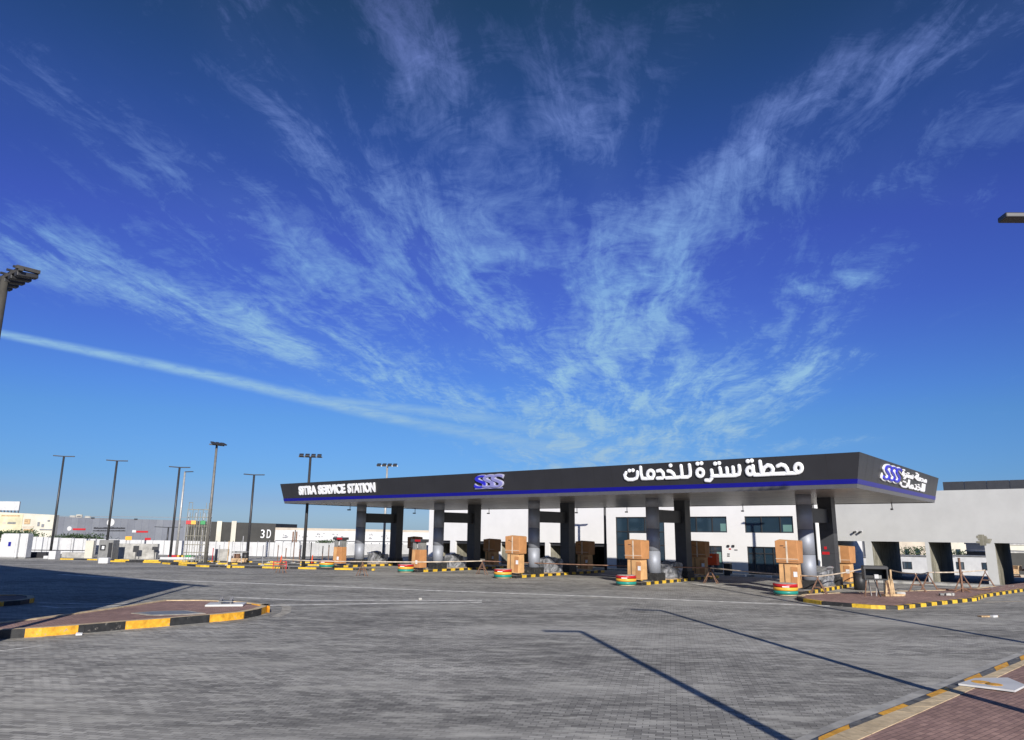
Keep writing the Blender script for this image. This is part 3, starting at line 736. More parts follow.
DD, DE = (23.0, 19.74), (17.34, 13.3)
row(m, -.75, 1.95, LB+[CW, DD, DE], AW, AL, 'white')
m.box((-AL+.15, 7, z_(ZTOP/2-.3)), (.3, 13.7, ZTOP+.4), 'white')
m.box((-AW-.15, .85, z_(2.9)), (.3, -1.7+3.0, 7.3), 'white')
m.box((-AW-.7, -.35, z_(3.0)), (1.1, .7, 7.2), 'white')          # projecting corner pier
m.build('white_wall', svc)
BD = 14.0
for b in range(34, 56):
    a = 6.76
    p = L(a, b); v3 = Vector((p[0], p[1], -EYE+1)); px = 512+FOC*(v3.dot(rt))/(v3.dot(fw))
    if px > 899: BD = b-30; break
GB = [(10.33, 7.25), (6.76, 2.78), (2.53, -1.26), (-1.9, -5.7), (-5.95, -9.75), (-10, -13.8)]
m = MB()
wallbox(m, AW, AG, 2.57, ZTOP, 'greywall')
cur = AW
for h1, h0 in GB:
    wallbox(m, cur, h1, -.75, 2.57, 'greywall'); cur = h0
wallbox(m, cur, AG, -.75, 2.57, 'greywall')
wallbox(m, AW, AG, 2.57, 3.3, 'greywall', y=BD+.15)
m.build('grey_wall', svc)
piers = [(7.25, 6.76), (2.78, 2.53), (-1.26, -1.9), (-5.7, -5.95), (-9.75, -10), (-13.8, -14.2)]
for i, (p1, p0) in enumerate(piers):
    m = MB(); m.box((-(p0+p1)/2, BD/2+.31, z_(.92)), (p1-p0, BD-.02, 3.3), 'stone'); m.build('bay_side_wall', svc)
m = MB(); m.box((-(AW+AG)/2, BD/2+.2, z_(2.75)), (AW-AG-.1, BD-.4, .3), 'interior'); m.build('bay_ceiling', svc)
m = MB(); m.box((-(AL+AW)/2, 7+.1, z_(ZTOP-.35)), (AL-AW-.7, 13.4, .12), 'concrete'); m.build('roof', svc)
m = MB(); m.box((-AW-.3, 8, z_(ZTOP/2-.3)), (.25, 11, ZTOP+.3), 'white'); m.build('white_end_wall', svc)
# closed bays on the left: side walls, back wall with high windows
m = MB()
for a in (58.0, 54.2, 46.95, 39.95, 31.7): m.box((-a, 5.3, z_(.6)), (.3, 9.9, 2.7), 'stone')
m.build('bay_side_wall', svc)
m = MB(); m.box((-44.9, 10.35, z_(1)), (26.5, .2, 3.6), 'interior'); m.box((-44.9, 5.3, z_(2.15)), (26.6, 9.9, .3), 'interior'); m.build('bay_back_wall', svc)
for h1, h0 in LB:
    m = MB(); w = h1-h0
    for k in range(5): m.box((-h1+w*(k+.5)/5, .34, z_(1.78)), (w/5-.12, .04, .26), 'mint')
    m.box((-(h1+h0)/2, .30, z_(1.78)), (w-.02, .05, .32), 'darkmetal'); m.build('shutter_head', svc)
def window(h, z0, z1, mull, name='window', tr=None, mint=None):
    w = MB(); a1, a0 = h
    for a in [a1-.04, a0+.04]+mull: w.box((-a, .12, z_((z0+z1)/2)), (.08, .1, z1-z0), 'darkmetal')
    for z in [z0+.04, z1-.04]+(tr or []): w.box((-(a1+a0)/2, .115, z_(z)), (a1-a0, .09, .07), 'darkmetal')
    f = w.build(name, svc)
    g = MB(); g.box((-(a1+a0)/2, .16, z_((z0+z1)/2)), (a1-a0-.04, .03, z1-z0-.04), 'glass'); g.build('pane', f)
    if mint:  # mint reflection at the right of the glass, painted as a thin coloured sheet
        g = MB(); g.box((-(mint[0]+mint[1])/2, .135, z_((mint[2]+mint[3])/2)), (mint[0]-mint[1], .012, mint[3]-mint[2]), 'mint'); g.build('pane', f)
    return f
X = lambda px, py=550: onb(px, py, BB)[0]
window(CW, -.6, 4.66, [X(628), X(645)], 'curtain_wall', [3.2, 1.9])
m = MB(); m.box((-(X(630)+X(657))/2, .04, z_(2.5)), (X(630)-X(657), .12, 1.1), 'white'); m.build('spandrel_panel', svc)
window(WB, 3.18, 4.66, [X(697), X(713)], 'window', None, (X(721), X(727.3), 3.3, 4.0))
window(WC_, 3.18, 4.66, [X(762.6), X(781.6)], 'window', None, (X(784), X(793), 3.3, 3.9))
window(DD, -.6, 1.95, [X(708.5), X(711)], 'door', [1.5], (X(716), X(721.5), -.2, 1.4))
window(DE, -.6, 1.95, [X(754), X(764), X(773)], 'door', [1.35])
# roof screen behind the parapet
sc = MB()
a_ = onb(943, 486, 33)[0]
k = 0
while a_-k*1.55 > -28:
    sc.box((-(a_-k*1.55)+.76, 3.0, z_(6.95)), (1.5, .06, .96), 'darkclad'); k += 1
sc.box((-(a_-k*.78)-.0, 3.06, z_(6.95)), (k*1.55, .04, .9), 'greywall')
sc.build('roof_screen', svc)
for px in (856, 861.5):
    a, z = onb(px, 531.5, BB)
    m = MB(); m.cyl((-a, -.02, z_(z)), (-a-.1, -.34, z_(z-.08)), .07, .09, 'darkmetal', 10); m.cyl((-a, 0, z_(z)), (-a, -.08, z_(z)), .1, .1, 'whitepaint', 10); m.build('wall_camera', svc)
for px in (733.5, 728.5):
    a, z = onb(px, 546, BB); m = MB().box((-a, -.06, z_(z)), (.2, .12, .2), 'darkmetal'); m.build('wall_light', svc)
m = MB()
for (px, py, w, h, mt) in ((730, 549, .22, .12, 'red'), (728.5, 554, .24, .1, 'darkmetal'), (728.5, 556, .24, .1, 'darkmetal'), (736, 550, .3, .1, 'metal')):
    a, z = onb(px, py, BB); m.box((-a, -.012, z_(z)), (w, .02, h), mt)
m.build('wall_notice', svc)
m = MB()
for k in range(10):
    a, z = onb(986-abs(k-5)*.9+random.uniform(-1, 1), 536+k*.9, BB)
    m.box((-a, -.008-.001*k, z_(z)), (random.uniform(.3, 1.0), .012, random.uniform(.1, .28)), 'stone')
m.build('exposed_patch', svc)
# raised apron along the bays
tag(MB().box((0, 0, 0), (44, 1.6, .22), 'concrete').build('apron', None, cw(-10, 28.6, -.55), ROT), kind='structure')
tag(MB().box((0, 0, 0), (24, 1.3, .2), 'concrete').build('apron', None, cw(22.5, 28.9, -.55), ROT), kind='structure')
for i, px in enumerate((686, 694, 700.5, 735, 741, 759, 766, 789)):
    a = onb(px, 574, 27.2)[0]
    one('kerb_stone', lambda m: m.box((0, 0, .11), (.85, .3, .2), 'whitepaint', bev=.02), cw(a, 27.3, T(a, 27.3)), ROT+random.uniform(-.15, .15),
        'loose white kerb stone '+['leftmost of the row before the building', 'second from the left before the building', 'third from the left before the building', 'just left of the black waste bin', 'just right of the black waste bin', 'before the left side of the glass door', 'before the middle of the glass door', 'rightmost of the row before the building'][i], 'kerb stone', 'white kerb stones before the building')
a = onb(727, 568, 28.2)[0]
t = thing('waste_bin', cw(a, 28.4, T(a, 28.4)), ROT, 'tall black waste bin standing between the two glass doors of the white building', 'bin')
m = MB(); m.box((0, 0, .5), (.55, .55, 1.0), 'plastic', bev=.04, taper=1.1); m.build('body', t)
m = MB(); m.box((0, 0, 1.05), (.64, .66, .08), 'plastic', bev=.02, tilt=(.05, 0)); m.build('lid', t)

# things seen through the bays: site cabins, low buildings and trees
ZC = -2.62
def cabin(px, D, w, label, rz=ROT, top=555):
    P0 = at(px, top, D); h = P0.z-ZC-.7
    t = thing('site_cabin', (P0.x, P0.y, ZC), rz, label, 'cabin', 'white site cabins behind the bays')
    m = MB(); m.box((0, 0, .5+h/2), (w, 2.6, h), 'whitepaint'); 
    m.build('wall', t)
    m = MB(); m.box((0, 0, .55+h+.04), (w+.2, 2.9, .12), 'greybox', bev=.02); m.build('roof', t)
    m = MB()
    for x in (-w/2+.3, 0, w/2-.3): 
        for y in (-1, 1): m.box((x, y, .25), (.3, .3, .5), 'concrete')
    m.build('footing', t)
    for x in ((-w*.2, w*.28) if w > 5 else (0,)):
        f = MB().box((x, -1.31, .5+h*.55), (1.1, .06, .95), 'darkmetal').build('window', t)
        g = MB(); g.box((x-.25, -1.35, .5+h*.55), (.42, .02, .8), 'glass'); g.box((x+.25, -1.35, .5+h*.55), (.42, .02, .8), 'glass'); g.build('pane', f)
    return t
DB = L(0, 30+BD+7)
cabin(921, 100, 7.4, 'white site cabin with a small window seen through the left bay')
cabin(971, 100, 6.4, 'white site cabin with a small window seen through the middle bay')
cabin(866, 100, 6.0, 'white site cabin seen left of the stone pier behind the cartons', top=556)
def lowbuilding(px0, px1, D, ytop, mt, label, windows=0, cat='building', z0=-2.6, rz=0, depth=9, name='low_building'):
    A, B = at(px0, ytop, D), at(px1, ytop, D); h = A.z-z0; w = abs(B.x-A.x)
    t = thing(name, ((A.x+B.x)/2, D+depth/2, z0), rz, label, cat)
    MB().box((0, 0, h/2), (w, depth, h), mt).build('wall', t)
    MB().box((0, 0, h+.1), (w+.3, depth+.3, .2), 'concrete').build('roof', t)
    for k in range(windows):
        x = -w/2+w*(k+.5)/windows
        MB().box((x, -depth/2-.02, h*.62), (w/windows*.42, .06, h*.24), 'glass').build('window', t)
    return t
lowbuilding(890, 932, 118, 540, 'beige', 'beige house seen above the cabin through the left bay', 4)
lowbuilding(940, 985, 124, 541, 'cream', 'cream house seen above the cabin through the middle bay', 4)
lowbuilding(1003, 1050, 110, 545, 'cream', 'cream shed seen at the top of the right bay', 3)
t = lowbuilding(1008, 1060, 100, 553, 'charwall', 'dark steel shed seen through the right bay', 0)
one('rubble_heap', lambda m: [m.box((random.uniform(-3, 3), random.uniform(-1, 1), random.uniform(.1, 2.6)), (random.uniform(.3, 1), random.uniform(.3, 1), random.uniform(.2, .7)), random.choice(['timber', 'beige', 'rust']), rz=random.uniform(0, 3), bev=.03) for _ in range(60)],
    (*[at(1022, 570, 84)[i] for i in (0, 1)], -2.5), ROT, 'heap of brown timber and rubble seen through the right bay', 'rubble')

# ------------------------------------------------------------------ vegetation
def tree(px, D, ytop, w, label, group=None, seed=0, yb=None, kind='tree'):
    rnd = random.Random(seed); P0 = at(px, ytop, D); h = P0.z-(ZC if px > 600 else 0); z0 = ZC if px > 600 else 0
    t = thing(kind, (P0.x, P0.y, z0), rnd.uniform(0, 3), label, kind, group)
    m = MB(); m.cyl((0, 0, 0), (.1, 0, h*.5), .14, .09, 'bark', 8)
    limbs = []
    for k in range(6):
        an = k*1.05+rnd.uniform(-.3, .3); e = Vector((math.cos(an)*w*.35, math.sin(an)*w*.35, h*rnd.uniform(.62, .88))); m.cyl((.1, 0, h*.45), e, .06, .02, 'bark', 6); limbs.append(e)
    m.build('trunk', t)
    m = MB()
    for k in range(900):
        c = rnd.choice(limbs); d = Vector((rnd.gauss(0, w*.15), rnd.gauss(0, w*.15), rnd.gauss(0, h*.09))); p_ = c+d
        if p_.z > h or p_.z < h*.3: continue
        s_ = rnd.uniform(.08, .2); n1 = Vector([rnd.uniform(-1, 1) for _ in range(3)]).normalized(); n2 = n1.orthogonal().normalized()
        m.face([p_-n1*s_, p_+n2*s_*.5, p_+n1*s_, p_-n2*s_*.5], 'leaf')
    m.build('crown', t)
tree(906, 112, 546, 6, 'dark bushy tree behind the site cabin in the left bay', seed=3)
tree(958, 112, 549, 4, 'dark tree behind the site cabin in the middle bay', seed=4)
tree(6, 96, 530, 5.5, 'dark green tree behind the portable toilet at the left edge', seed=5)
tree(16, 98, 529, 5, 'dark green tree at the foot of the faded billboard', seed=6)
tree(73, 96, 532.5, 7, 'wide dark green tree behind the white hoarding panels', seed=7)
tree(82, 98, 534, 5, 'small tree right of the wide tree behind the hoarding', seed=8)
tree(332, 100, 540, 3, 'small bush on the long white wall behind the left end pump', seed=9)

# ------------------------------------------------------------------ lamps
def tlamp(h, arm=1.0, single=False):
    t = thing('street_lamp', (0, 0, 0), 0, 'x', 'street lamp', 'dark twin arm street lamps')
    m = MB(); m.cyl((0, 0, 0), (0, 0, h), .13, .10, 'darkmetal', 12); m.build('pole', t)
    m = MB(); m.box((0, 0, .03), (.42, .42, .06), 'darkmetal'); m.build('base_plate', t)
    for s_ in ((-1,) if single else (-1, 1)):
        m = MB(); m.box((s_*(arm/2+.03), 0, h-.02), (arm, .26, .09), 'darkmetal', bev=.02, tilt=(0, -s_*.04)); m.build('lamp_head', t)
    return t
def lamp_h(px, D, ytop): return at(px, ytop, D).z
TL = [(50, 556, 79, 65, 456, 'dark twin arm lamp before the hoarding, leftmost of the lamps'), (105, 558, 77, 119.5, 460.5, 'dark twin arm lamp beside the grey kiosk, second lamp from the left'),
      (170, 558, 76, 181, 467, 'dark twin arm lamp left of the tall steel frame'), (247, 560, 75, 258, 474.5, 'dark twin arm lamp before the charcoal wall')]
for i, (px, py, D, pt, yt, lb) in enumerate(TL):
    P0 = at(px, py, D); t = tlamp(lamp_h(pt, D, yt), .98); t.location = (P0.x, P0.y, 0); t.rotation_euler.z = math.radians(26); t['label'] = lb
for (a, b, h, lb) in ((9.2, 23.3, 8.5, 'dark twin arm lamp behind the canopy before the glass door'), (28.3, 23.3, 8.3, 'dark twin arm lamp behind the canopy left of the glass corner'), (30.6, 17.5, 8.3, 'dark twin arm lamp behind the canopy, its head hidden by the roof')):
    if a == 30.6: continue
    t = tlamp(h, 1.0); t.location = cw(a, b, T(a, b)); t.rotation_euler.z = ROT; t['label'] = lb
def floodlamp(h, n, span, label, loc, rz, mt='metal', two=False, tiltd=.35, hl=.62):
    t = thing('flood_lamp', loc, rz, label, 'flood lamp', 'tall flood light poles')
    m = MB(); m.cyl((0, 0, 0), (0, 0, h), .15, .1, mt, 12); m.build('pole', t)
    m = MB(); m.box((0, 0, h), (span, .1, .1), mt)
    if two: m.box((-span/2+.1, -.18, h+.05), (.1, .55, .09), mt)
    m.build('cross_arm', t)
    for k in range(n):
        x = -span/2+span*(k+.5)/n
        q = MB(); q.box((x, -.28 if not two else -.2, h+(.12 if not two else -.08)), (span/n*(.72 if not two else .5), .62 if not two else .5, .12), 'darkmetal', bev=.02, tilt=(tiltd, 0)); q.box((x, -.02, h+.08), (.06, .3, .05), 'darkmetal'); q.build('flood_light', t)
    return t
P0 = at(205.5, 563, 68); floodlamp(lamp_h(216, 68, 445), 3, 1.5, 'dull steel flood light pole beside the steel frame, taller than its neighbours', (P0.x, P0.y, 0), .95, 'mast')
P0 = at(303, 567, 64); floodlamp(lamp_h(315, 64, 457), 4, 2.0, 'dark flood light pole with four heads before the left end of the canopy', (P0.x, P0.y, 0), .2, 'darkmetal')
P0 = at(383, 560, 80); floodlamp(lamp_h(387, 80, 466), 4, 2.3, 'pale flood light pole with four heads rising behind the canopy', (P0.x, P0.y, 0), .0, 'palemetal')
FX, FY, FH = -13.48, 18.6, 9.5
floodlamp(FH, 5, 2.1, 'large grey flood light pole with several heads cropped by the left edge of the photo', (FX, FY, 0), math.radians(143), 'lampbrown', two=True, tiltd=-.1)
# pale thin pole behind the third lamp
P0 = at(176, 558, 86); t = tlamp(lamp_h(183.5, 86, 471.5), .9, True); t.location = (P0.x, P0.y, 0); t.rotation_euler.z = math.pi; t['label'] = 'thin pale lamp pole just behind the dark lamp left of the steel frame'
for ch in t.children:
    if ch.name.startswith('pole'): ch.data.materials[0] = M['palemetal']
P0 = at(165, 560, 110); t = tlamp(lamp_h(165.5, 110, 527), 2.0, False); t.location = (P0.x, P0.y, 0); t['label'] = 'short pale double arm lamp before the blue grey building'
# lamps along the right kerb; their heads or shadows reach into the view
for (x, y, h, rz, lb) in ((9.2, 11.15, 8.03, math.radians(-6), 'lamp head on a long arm entering at the right edge of the photo'),
                          (5.35, 4.5, 8.0, math.radians(4), 'lamp beside the camera whose bent shadow lies on the paving')):
    t = tlamp(h, 1.15, True); t.location = (x, y, .1); t.rotation_euler.z = rz; t['label'] = lb
floodlamp(13.4, 5, 2.4, 'tall flood light pole on the right pavement that shades a patch of the canopy edge', (15.9, 17.6, .1), math.radians(-30), 'metal', tiltd=-.3)

# large hall left of the camera that throws the broad shadow on the paving
tipx, tipy = -17.9, 42.9; SS = 27.5
hx, hy = tipx-math.sin(az)*SS, tipy-math.cos(az)*SS; HH = SS*math.tan(el)
dn = Vector((-math.sin(math.radians(30)), -math.cos(math.radians(30)))); du = Vector((ux, uy))
poly = [Vector((hx, hy)), Vector((hx, hy))+dn*14, Vector((hx, hy))+dn*14+du*34, Vector((hx, hy))+du*34]
hall = thing('hall', (hx, hy, 0), 0, 'tall plain rendered hall left of the camera casting the broad shadow', 'building')
pl = [(p_.x-hx, p_.y-hy) for p_ in poly]
MB().prism(pl, -.05, HH-.3, 'greywall').build('wall', hall)
MB().prism([(p_[0]*1.0, p_[1]*1.0) for p_ in pl], HH-.3, HH, 'darkclad').build('parapet', hall)

# ------------------------------------------------------------------ left background
# kerbs
def kline(pts, block, h=.16):
    tag(kerb([gp(*p_) for p_ in pts], .25, h, block, ['yellow2', 'black'], name='kerb'), kind='structure')
kline([(60, 559.6), (110, 560.6), (200, 562), (335, 563.2)], 1.5, .12)
kline([(108, 561.8), (200, 564), (330, 566)], 1.9, .12)
kline([(162, 564), (200, 567), (290, 568.8), (374, 570.6)], 1.55, .14)
m = MB(); m.prism([gp(60, 559.2), gp(335, 562.9), gp(335, 560.5), gp(60, 557.8)], -.03, .08, 'concrete'); tag(m.build('verge'), kind='structure')
# hoarding panels: each panel a thing? one run of hoarding per stretch
def hoarding(px0, px1, D0, D1, ytop0, ytop1, n, label, mt='whitepaint', skip=()):
    A, B = at(px0, ytop0, D0), at(px1, ytop1, D1); d = (B-A); d.z = 0; ln = d.length; rz = math.atan2(d.y, d.x)
    t = thing('hoarding', (A.x, A.y, 0), rz, label, 'fence')
    for k in range(n):
        if k in skip: continue
        hz = A.z+(B.z-A.z)*(k+.5)/n
        MB().box((ln*(k+.5)/n, 0, hz/2+.02), (ln/n-.06, .06, hz-.06), mt).build('panel', t)
    m = MB()
    for k in range(n+1): m.box((ln*k/n, .08, (A.z+(B.z-A.z)*k/n)/2+.06), (.08, .08, A.z+(B.z-A.z)*k/n+.12), 'metal')
    m.build('posts', t)
    t.children[-1].name = 'post_row'
    return t
hoarding(14, 96, 90, 88, 536, 539, 7, 'white hoarding panels between the portable toilet and the grey kiosk')
hoarding(96, 200, 90, 88, 539, 541, 9, 'white hoarding panels behind the small dark signs and the third lamp')
hoarding(200, 300, 88, 86, 541.5, 542.5, 12, 'white hoarding panels before the charcoal wall')
hoarding(300, 432, 87, 104, 542.5, 545, 16, 'white hoarding panels behind the left end of the canopy')
# big buildings behind
def bigwall(px0, px1, D, yt0, yt1, mt, label, name, depth=14, cat='building'):
    A, B = at(px0, yt0, D), at(px1, yt1, D); h = (A.z+B.z)/2; w = B.x-A.x
    t = thing(name, ((A.x+B.x)/2, D, 0), 0, label, cat)
    MB().prism([(-w/2, 0), (w/2, 0), (w/2, depth), (-w/2, depth)], -.1, lambda x, y: A.z+(B.z-A.z)*(x+w/2)/w, mt).build('wall', t)
    def dec(px0_, px1_, y0, y1, m_, nm, lift=.05):
        a, b = at(px0_, y0, D), at(px1_, y1, D)
        return MB().box(((a.x+b.x)/2-t.location.x, -lift, (a.z+b.z)/2), (abs(b.x-a.x), .06, abs(a.z-b.z)), m_).build(nm, t)
    t['dec'] = 0; del t['dec']
    return t, dec
bill, dec = bigwall(-60, 56, 130, 509, 515, 'cream', 'faded cream and yellow printed hoarding wall at the left edge', 'printed_wall', 1.0, 'billboard')
dec(-55, 20.5, 513.6, 535, 'palebill', 'yellow_panel')
for (x0, x1, y0, y1, mt) in ((3, 6, 521.5, 524, 'beige'), (8, 16, 522, 524.2, 'greybox'), (2, 20, 515, 516.5, 'timber'), (23, 33.5, 526, 528, 'beige'), (24, 33, 529, 531.5, 'timber'), (25, 30, 519, 524, 'timber'), (38, 39.5, 522, 526, 'metal'), (42, 44, 524, 527, 'metal'), (48, 50, 520, 521.5, 'metal'), (40, 52, 529, 530.2, 'metal')):
    dec(x0, x1, y0, y1, mt, 'print', .07)
whb, dec = bigwall(-30, 20.5, 134, 499, 502.5, 'whitepaint', 'plain white billboard raised above the cream printed wall', 'raised_billboard', .5, 'billboard')
whb.children[0].data.clear_geometry()
bm_ = bmesh.new(); me = whb.children[0].data
A, B = at(0-30, 510, 134), at(20.5, 501.5, 134)
mm = MB(); mm.box((0, .2, (A.z+B.z)/2), (B.x-A.x, .3, B.z-A.z), 'whitepaint'); bpy.data.objects.remove(whb.children[0]); mm.build('board', whb)
mm = MB()
for k in range(14): mm.box((-(B.x-A.x)/2+(B.x-A.x)*(k+.5)/14, .5, A.z/2), (.16, .2, A.z), 'metal')
mm.build('frame', whb)
wh, dec = bigwall(55, 187, 170, 516.6, 520.6, 'bluegrey', 'long blue grey panelled warehouse with round emblem and dark lettering', 'warehouse')
dec(55, 187, 516.4, 517.2, 'metal', 'eaves_strip', .1)
P_ = at(111, 522.4, 170)
MB().cyl((P_.x-wh.location.x, -.02, P_.z), (P_.x-wh.location.x, -.16, P_.z), .85, .85, 'whitepaint', 24).build('round_emblem', wh)
P_ = at(69.7, 528.6, 170)
MB().cyl((P_.x-wh.location.x, -.02, P_.z), (P_.x-wh.location.x, -.16, P_.z), .5, .5, 'whitepaint', 20).build('small_emblem', wh)
rnd = random.Random(5)
x = 94
while x < 124:
    w_ = rnd.uniform(.5, 1.4); dec(x, x+w_, 527.2-rnd.uniform(0, .7), 528.6, 'signblue', 'sign_stroke') if False else None; x += w_+.4
def barsign(x0, x1, y0, y1, mt, nm):
    m_ = MB(); x = x0
    while x < x1:
        w_ = rnd.uniform(.5, 1.1); a, b = at(x, y0+rnd.uniform(0, .5), 170), at(x+w_, y1, 170)
        m_.box(((a.x+b.x)/2-wh.location.x, -.06, (a.z+b.z)/2), (b.x-a.x, .08, abs(a.z-b.z)), mt); x += w_+.28
    m_.build(nm, wh)
barsign(94, 124.5, 527.2, 528.7, 'fascia', 'lettering_row'); barsign(93, 125, 530, 531.2, 'darkmetal', 'lettering_row')
dec(73, 85.5, 528.3, 530.2, 'red', 'red_strip'); dec(132.5, 136, 530, 532.5, 'whitepaint', 'white_plate'); dec(136.5, 148, 530.8, 532.6, 'red', 'red_strip')
for (x0, y0) in ((79, 516.8), (93, 518.5), (136, 519.7)): dec(x0-1.6, x0+1.6, y0-1.2, y0+.2, 'darkmetal', 'roof_vent')
ch, dec = bigwall(187, 276, 140, 520.8, 523.6, 'charwall', 'charcoal building with pale columns and two white characters on its end', 'charcoal_building')
for x0 in (197.5, 232, ): pass
for (x0, x1) in ((218.4, 220.6), (233, 235.2)): dec(x0-.2, x1, 521, 548, 'cream', 'pale_column', .4)
for (body, x, w_) in (('3', 262.9, 4.4), ('D', 269.1, 4.6)):
    a, b = at(x-w_/2, 538, 140), at(x+w_/2, 529.7, 140)
    o = puttext(textmesh(body, 1, 'signwhite', .05, .0), 'sign_character', ch, 'none', 0, 0, abs(b.x-a.x), abs(b.z-a.z))
    o.location = ((a.x+b.x)/2-ch.location.x, -.1, (a.z+b.z)/2); o.rotation_euler = (math.pi/2, 0, 0)
lw, dec = bigwall(275.5, 432, 128, 527.5, 530.5, 'beige', 'low beige building behind the long white wall', 'low_building')
ww, dec = bigwall(275.5, 432, 118, 530, 532.6, 'whitepaint', 'long white wall with dark drawings behind the left end of the canopy', 'drawn_wall', .5, 'wall')
dec(275.5, 432, 540.6, 541.8, 'darkmetal', 'dark_rail', .12)
for x0 in (283.5, 302.5, 320.5, 338, 372, 384):
    for k in range(7):
        w_ = rnd.uniform(.7, 2.2); xx = x0+rnd.uniform(-4.5, 4.5); yy = 535.5+rnd.uniform(-2.4, 2.6); dec(xx-w_/2, xx+w_/2, yy, yy+rnd.uniform(.5, 1.0), 'metal', 'drawing', .07+.003*k)
for x0 in (293, 296.4): dec(x0, x0+.55, 531.5, 542, 'rust', 'red_post', .15)
# small domes and roofs beyond
for i, (px, py) in enumerate(((73, 515.6), (79.5, 514.6), (88, 516))):
    P_ = at(px, py, 230)
    one('distant_tower', lambda m: m.cyl((0, 0, 0), (0, 0, P_.z), .9, .9, 'cream', 10), (P_.x, P_.y, 0), 0, ['pale roof tank left of its neighbours above the warehouse', 'tallest pale roof tank above the warehouse', 'low pale roof tank right of the others above the warehouse'][i], 'tower', 'roof tanks above the warehouse')
# yard walls and cabinets before the hoarding
def ybox(name, px0, px1, yb, yt, depth, mt, label, cat, z0=0, group=None, rz=0):
    x0, y0 = gp((px0+px1)/2, yb); D = y0; A, B = at(px0, yt, D), at(px1, yt, D)
    t = MB(); t.box((0, depth/2, (A.z)/2), (B.x-A.x, depth, A.z), mt, bev=.02)
    o = t.build(name, None, ((A.x+B.x)/2, D, z0), rz); tag(o, label, cat, group); return o
ybox('low_wall', 62, 92, 558.5, 552.3, .4, 'concrete', 'low pale concrete wall before the hoarding, left of the kiosk', 'wall')
ybox('standing_board', 86, 94, 559, 540.5, .3, 'cream', 'narrow cream panel standing left of the grey kiosk', 'panel')
ybox('low_wall', 118, 158, 559.6, 543.5, .4, 'concrete', 'pale grey yard wall behind the two small dark signs', 'wall')
ybox('low_wall', 215, 228, 562, 549, .4, 'concrete', 'pale concrete block wall right of the steel frame', 'wall')
ybox('low_wall', 110.5, 114.5, 559, 542, .4, 'cream', 'narrow pale pillar right of the grey kiosk', 'pillar')
x0, y0 = gp(104, 560.5)
t = thing('kiosk', (x0, y0, 0), 0, 'dark grey electrical kiosk with a small white meter window', 'kiosk')
m = MB(); m.box((0, .6, .95), (1.35, 1.2, 1.9), 'greybox', bev=.03); m.build('body', t)
m = MB(); m.box((-.25, -.03, 1.2), (.5, .05, .5), 'plastic'); m.build('window_frame', t)
m = MB(); m.box((-.2, -.07, 1.2), (.22, .03, .28), 'paper'); m.build('meter', t)
m = MB(); m.box((.45, -.02, .9), (.36, .04, 1.5), 'plastic'); m.build('door', t)
one('white_block', lambda m: m.box((0, 0, .25), (.85, .5, .5), 'whitepaint', bev=.06), (*gp(104, 563.5), 0), 0, 'small white concrete block on the kerb before the grey kiosk', 'block')
for (px, lb) in ((135, 'small dark square sign on a post, left of the pair before the yard wall'), (154, 'small dark square sign on a post, right of the pair before the yard wall')):
    x0, y0 = gp(px, 560); t = thing('small_sign', (x0, y0, 0), 0, lb, 'sign', 'small dark signs')
    MB().cyl((0, 0, 0), (0, 0, .9), .04, .04, 'darkmetal', 8).build('post', t)
    hh = .6 if px == 135 else .32; MB().box((0, -.05, 1.05 if px == 135 else 1.12), (.55, .05, hh), 'darkmetal', bev=.01).build('plate', t)
for (px, py, mt, lb) in ((128.8, 538.2, 'orange', 'orange rounded sign above the yard wall'), (148, 539, 'red', 'red oval sign above the hoarding, right of the orange one')):
    P_ = at(px, py, 85); t = thing('round_sign', (P_.x, P_.y, 0), 0, lb, 'sign')
    MB().cyl((-.25, 0, 0), (-.25, 0, P_.z), .03, .03, 'darkmetal', 6).build('post', t)
    m = MB(); m.box((0, -.05, P_.z), (.72 if mt == 'orange' else .66, .06, .42 if mt == 'orange' else .26), 'amber' if mt == 'orange' else mt, bev=.025); m.build('plate', t)
# portable toilets
def toilet(px0, px1, label, logo):
    x0, y0 = gp((px0+px1)/2, 558.5); A, B = at(px0, 533.5, y0), at(px1, 533.5, y0); w = B.x-A.x; h = A.z
    t = thing('portable_toilet', (x0, y0, 0), 0, label, 'portable toilet')
    m = MB(); m.box((0, w/2, h*.46+.1), (w, w, h*.92), 'whitepaint', bev=.03); m.box((0, w/2, h*.97), (w*.9, w*.9, h*.07), 'whitepaint', bev=.05); m.build('body', t)
    m = MB(); m.box((0, -.02, h*.47), (w*.78, .05, h*.8), 'whitepaint', bev=.01); m.build('door', t)
    if logo: MB().box((.1, -.06, h*.58), (.26, .02, .42), 'blue').build('blue_notice', t)
    m = MB(); m.box((0, w/2, .05), (w, w, .1), 'greybox'); m.build('skid', t)
toilet(-2, 15.5, 'white portable toilet with a small blue notice at the left edge', True)
toilet(16.5, 25, 'narrow white cabinet right of the portable toilet', False)
ybox('dark_container', 26, 46, 557.8, 552, 1, 'fascia', 'low dark navy container between the toilet and the first lamp', 'container')
ybox('roof_sheet', 16, 27, 556, 534.8, .2, 'greybox', 'grey leaning sheet behind the narrow white cabinet', 'sheet')
ybox('white_tank', 49, 56, 559.3, 551, .8, 'whitepaint', 'small white box at the foot of the leftmost lamp', 'box')
ybox('white_tank', 43.5, 48, 558.8, 555.8, .8, 'whitepaint', 'low white block left of the leftmost lamp foot', 'block')
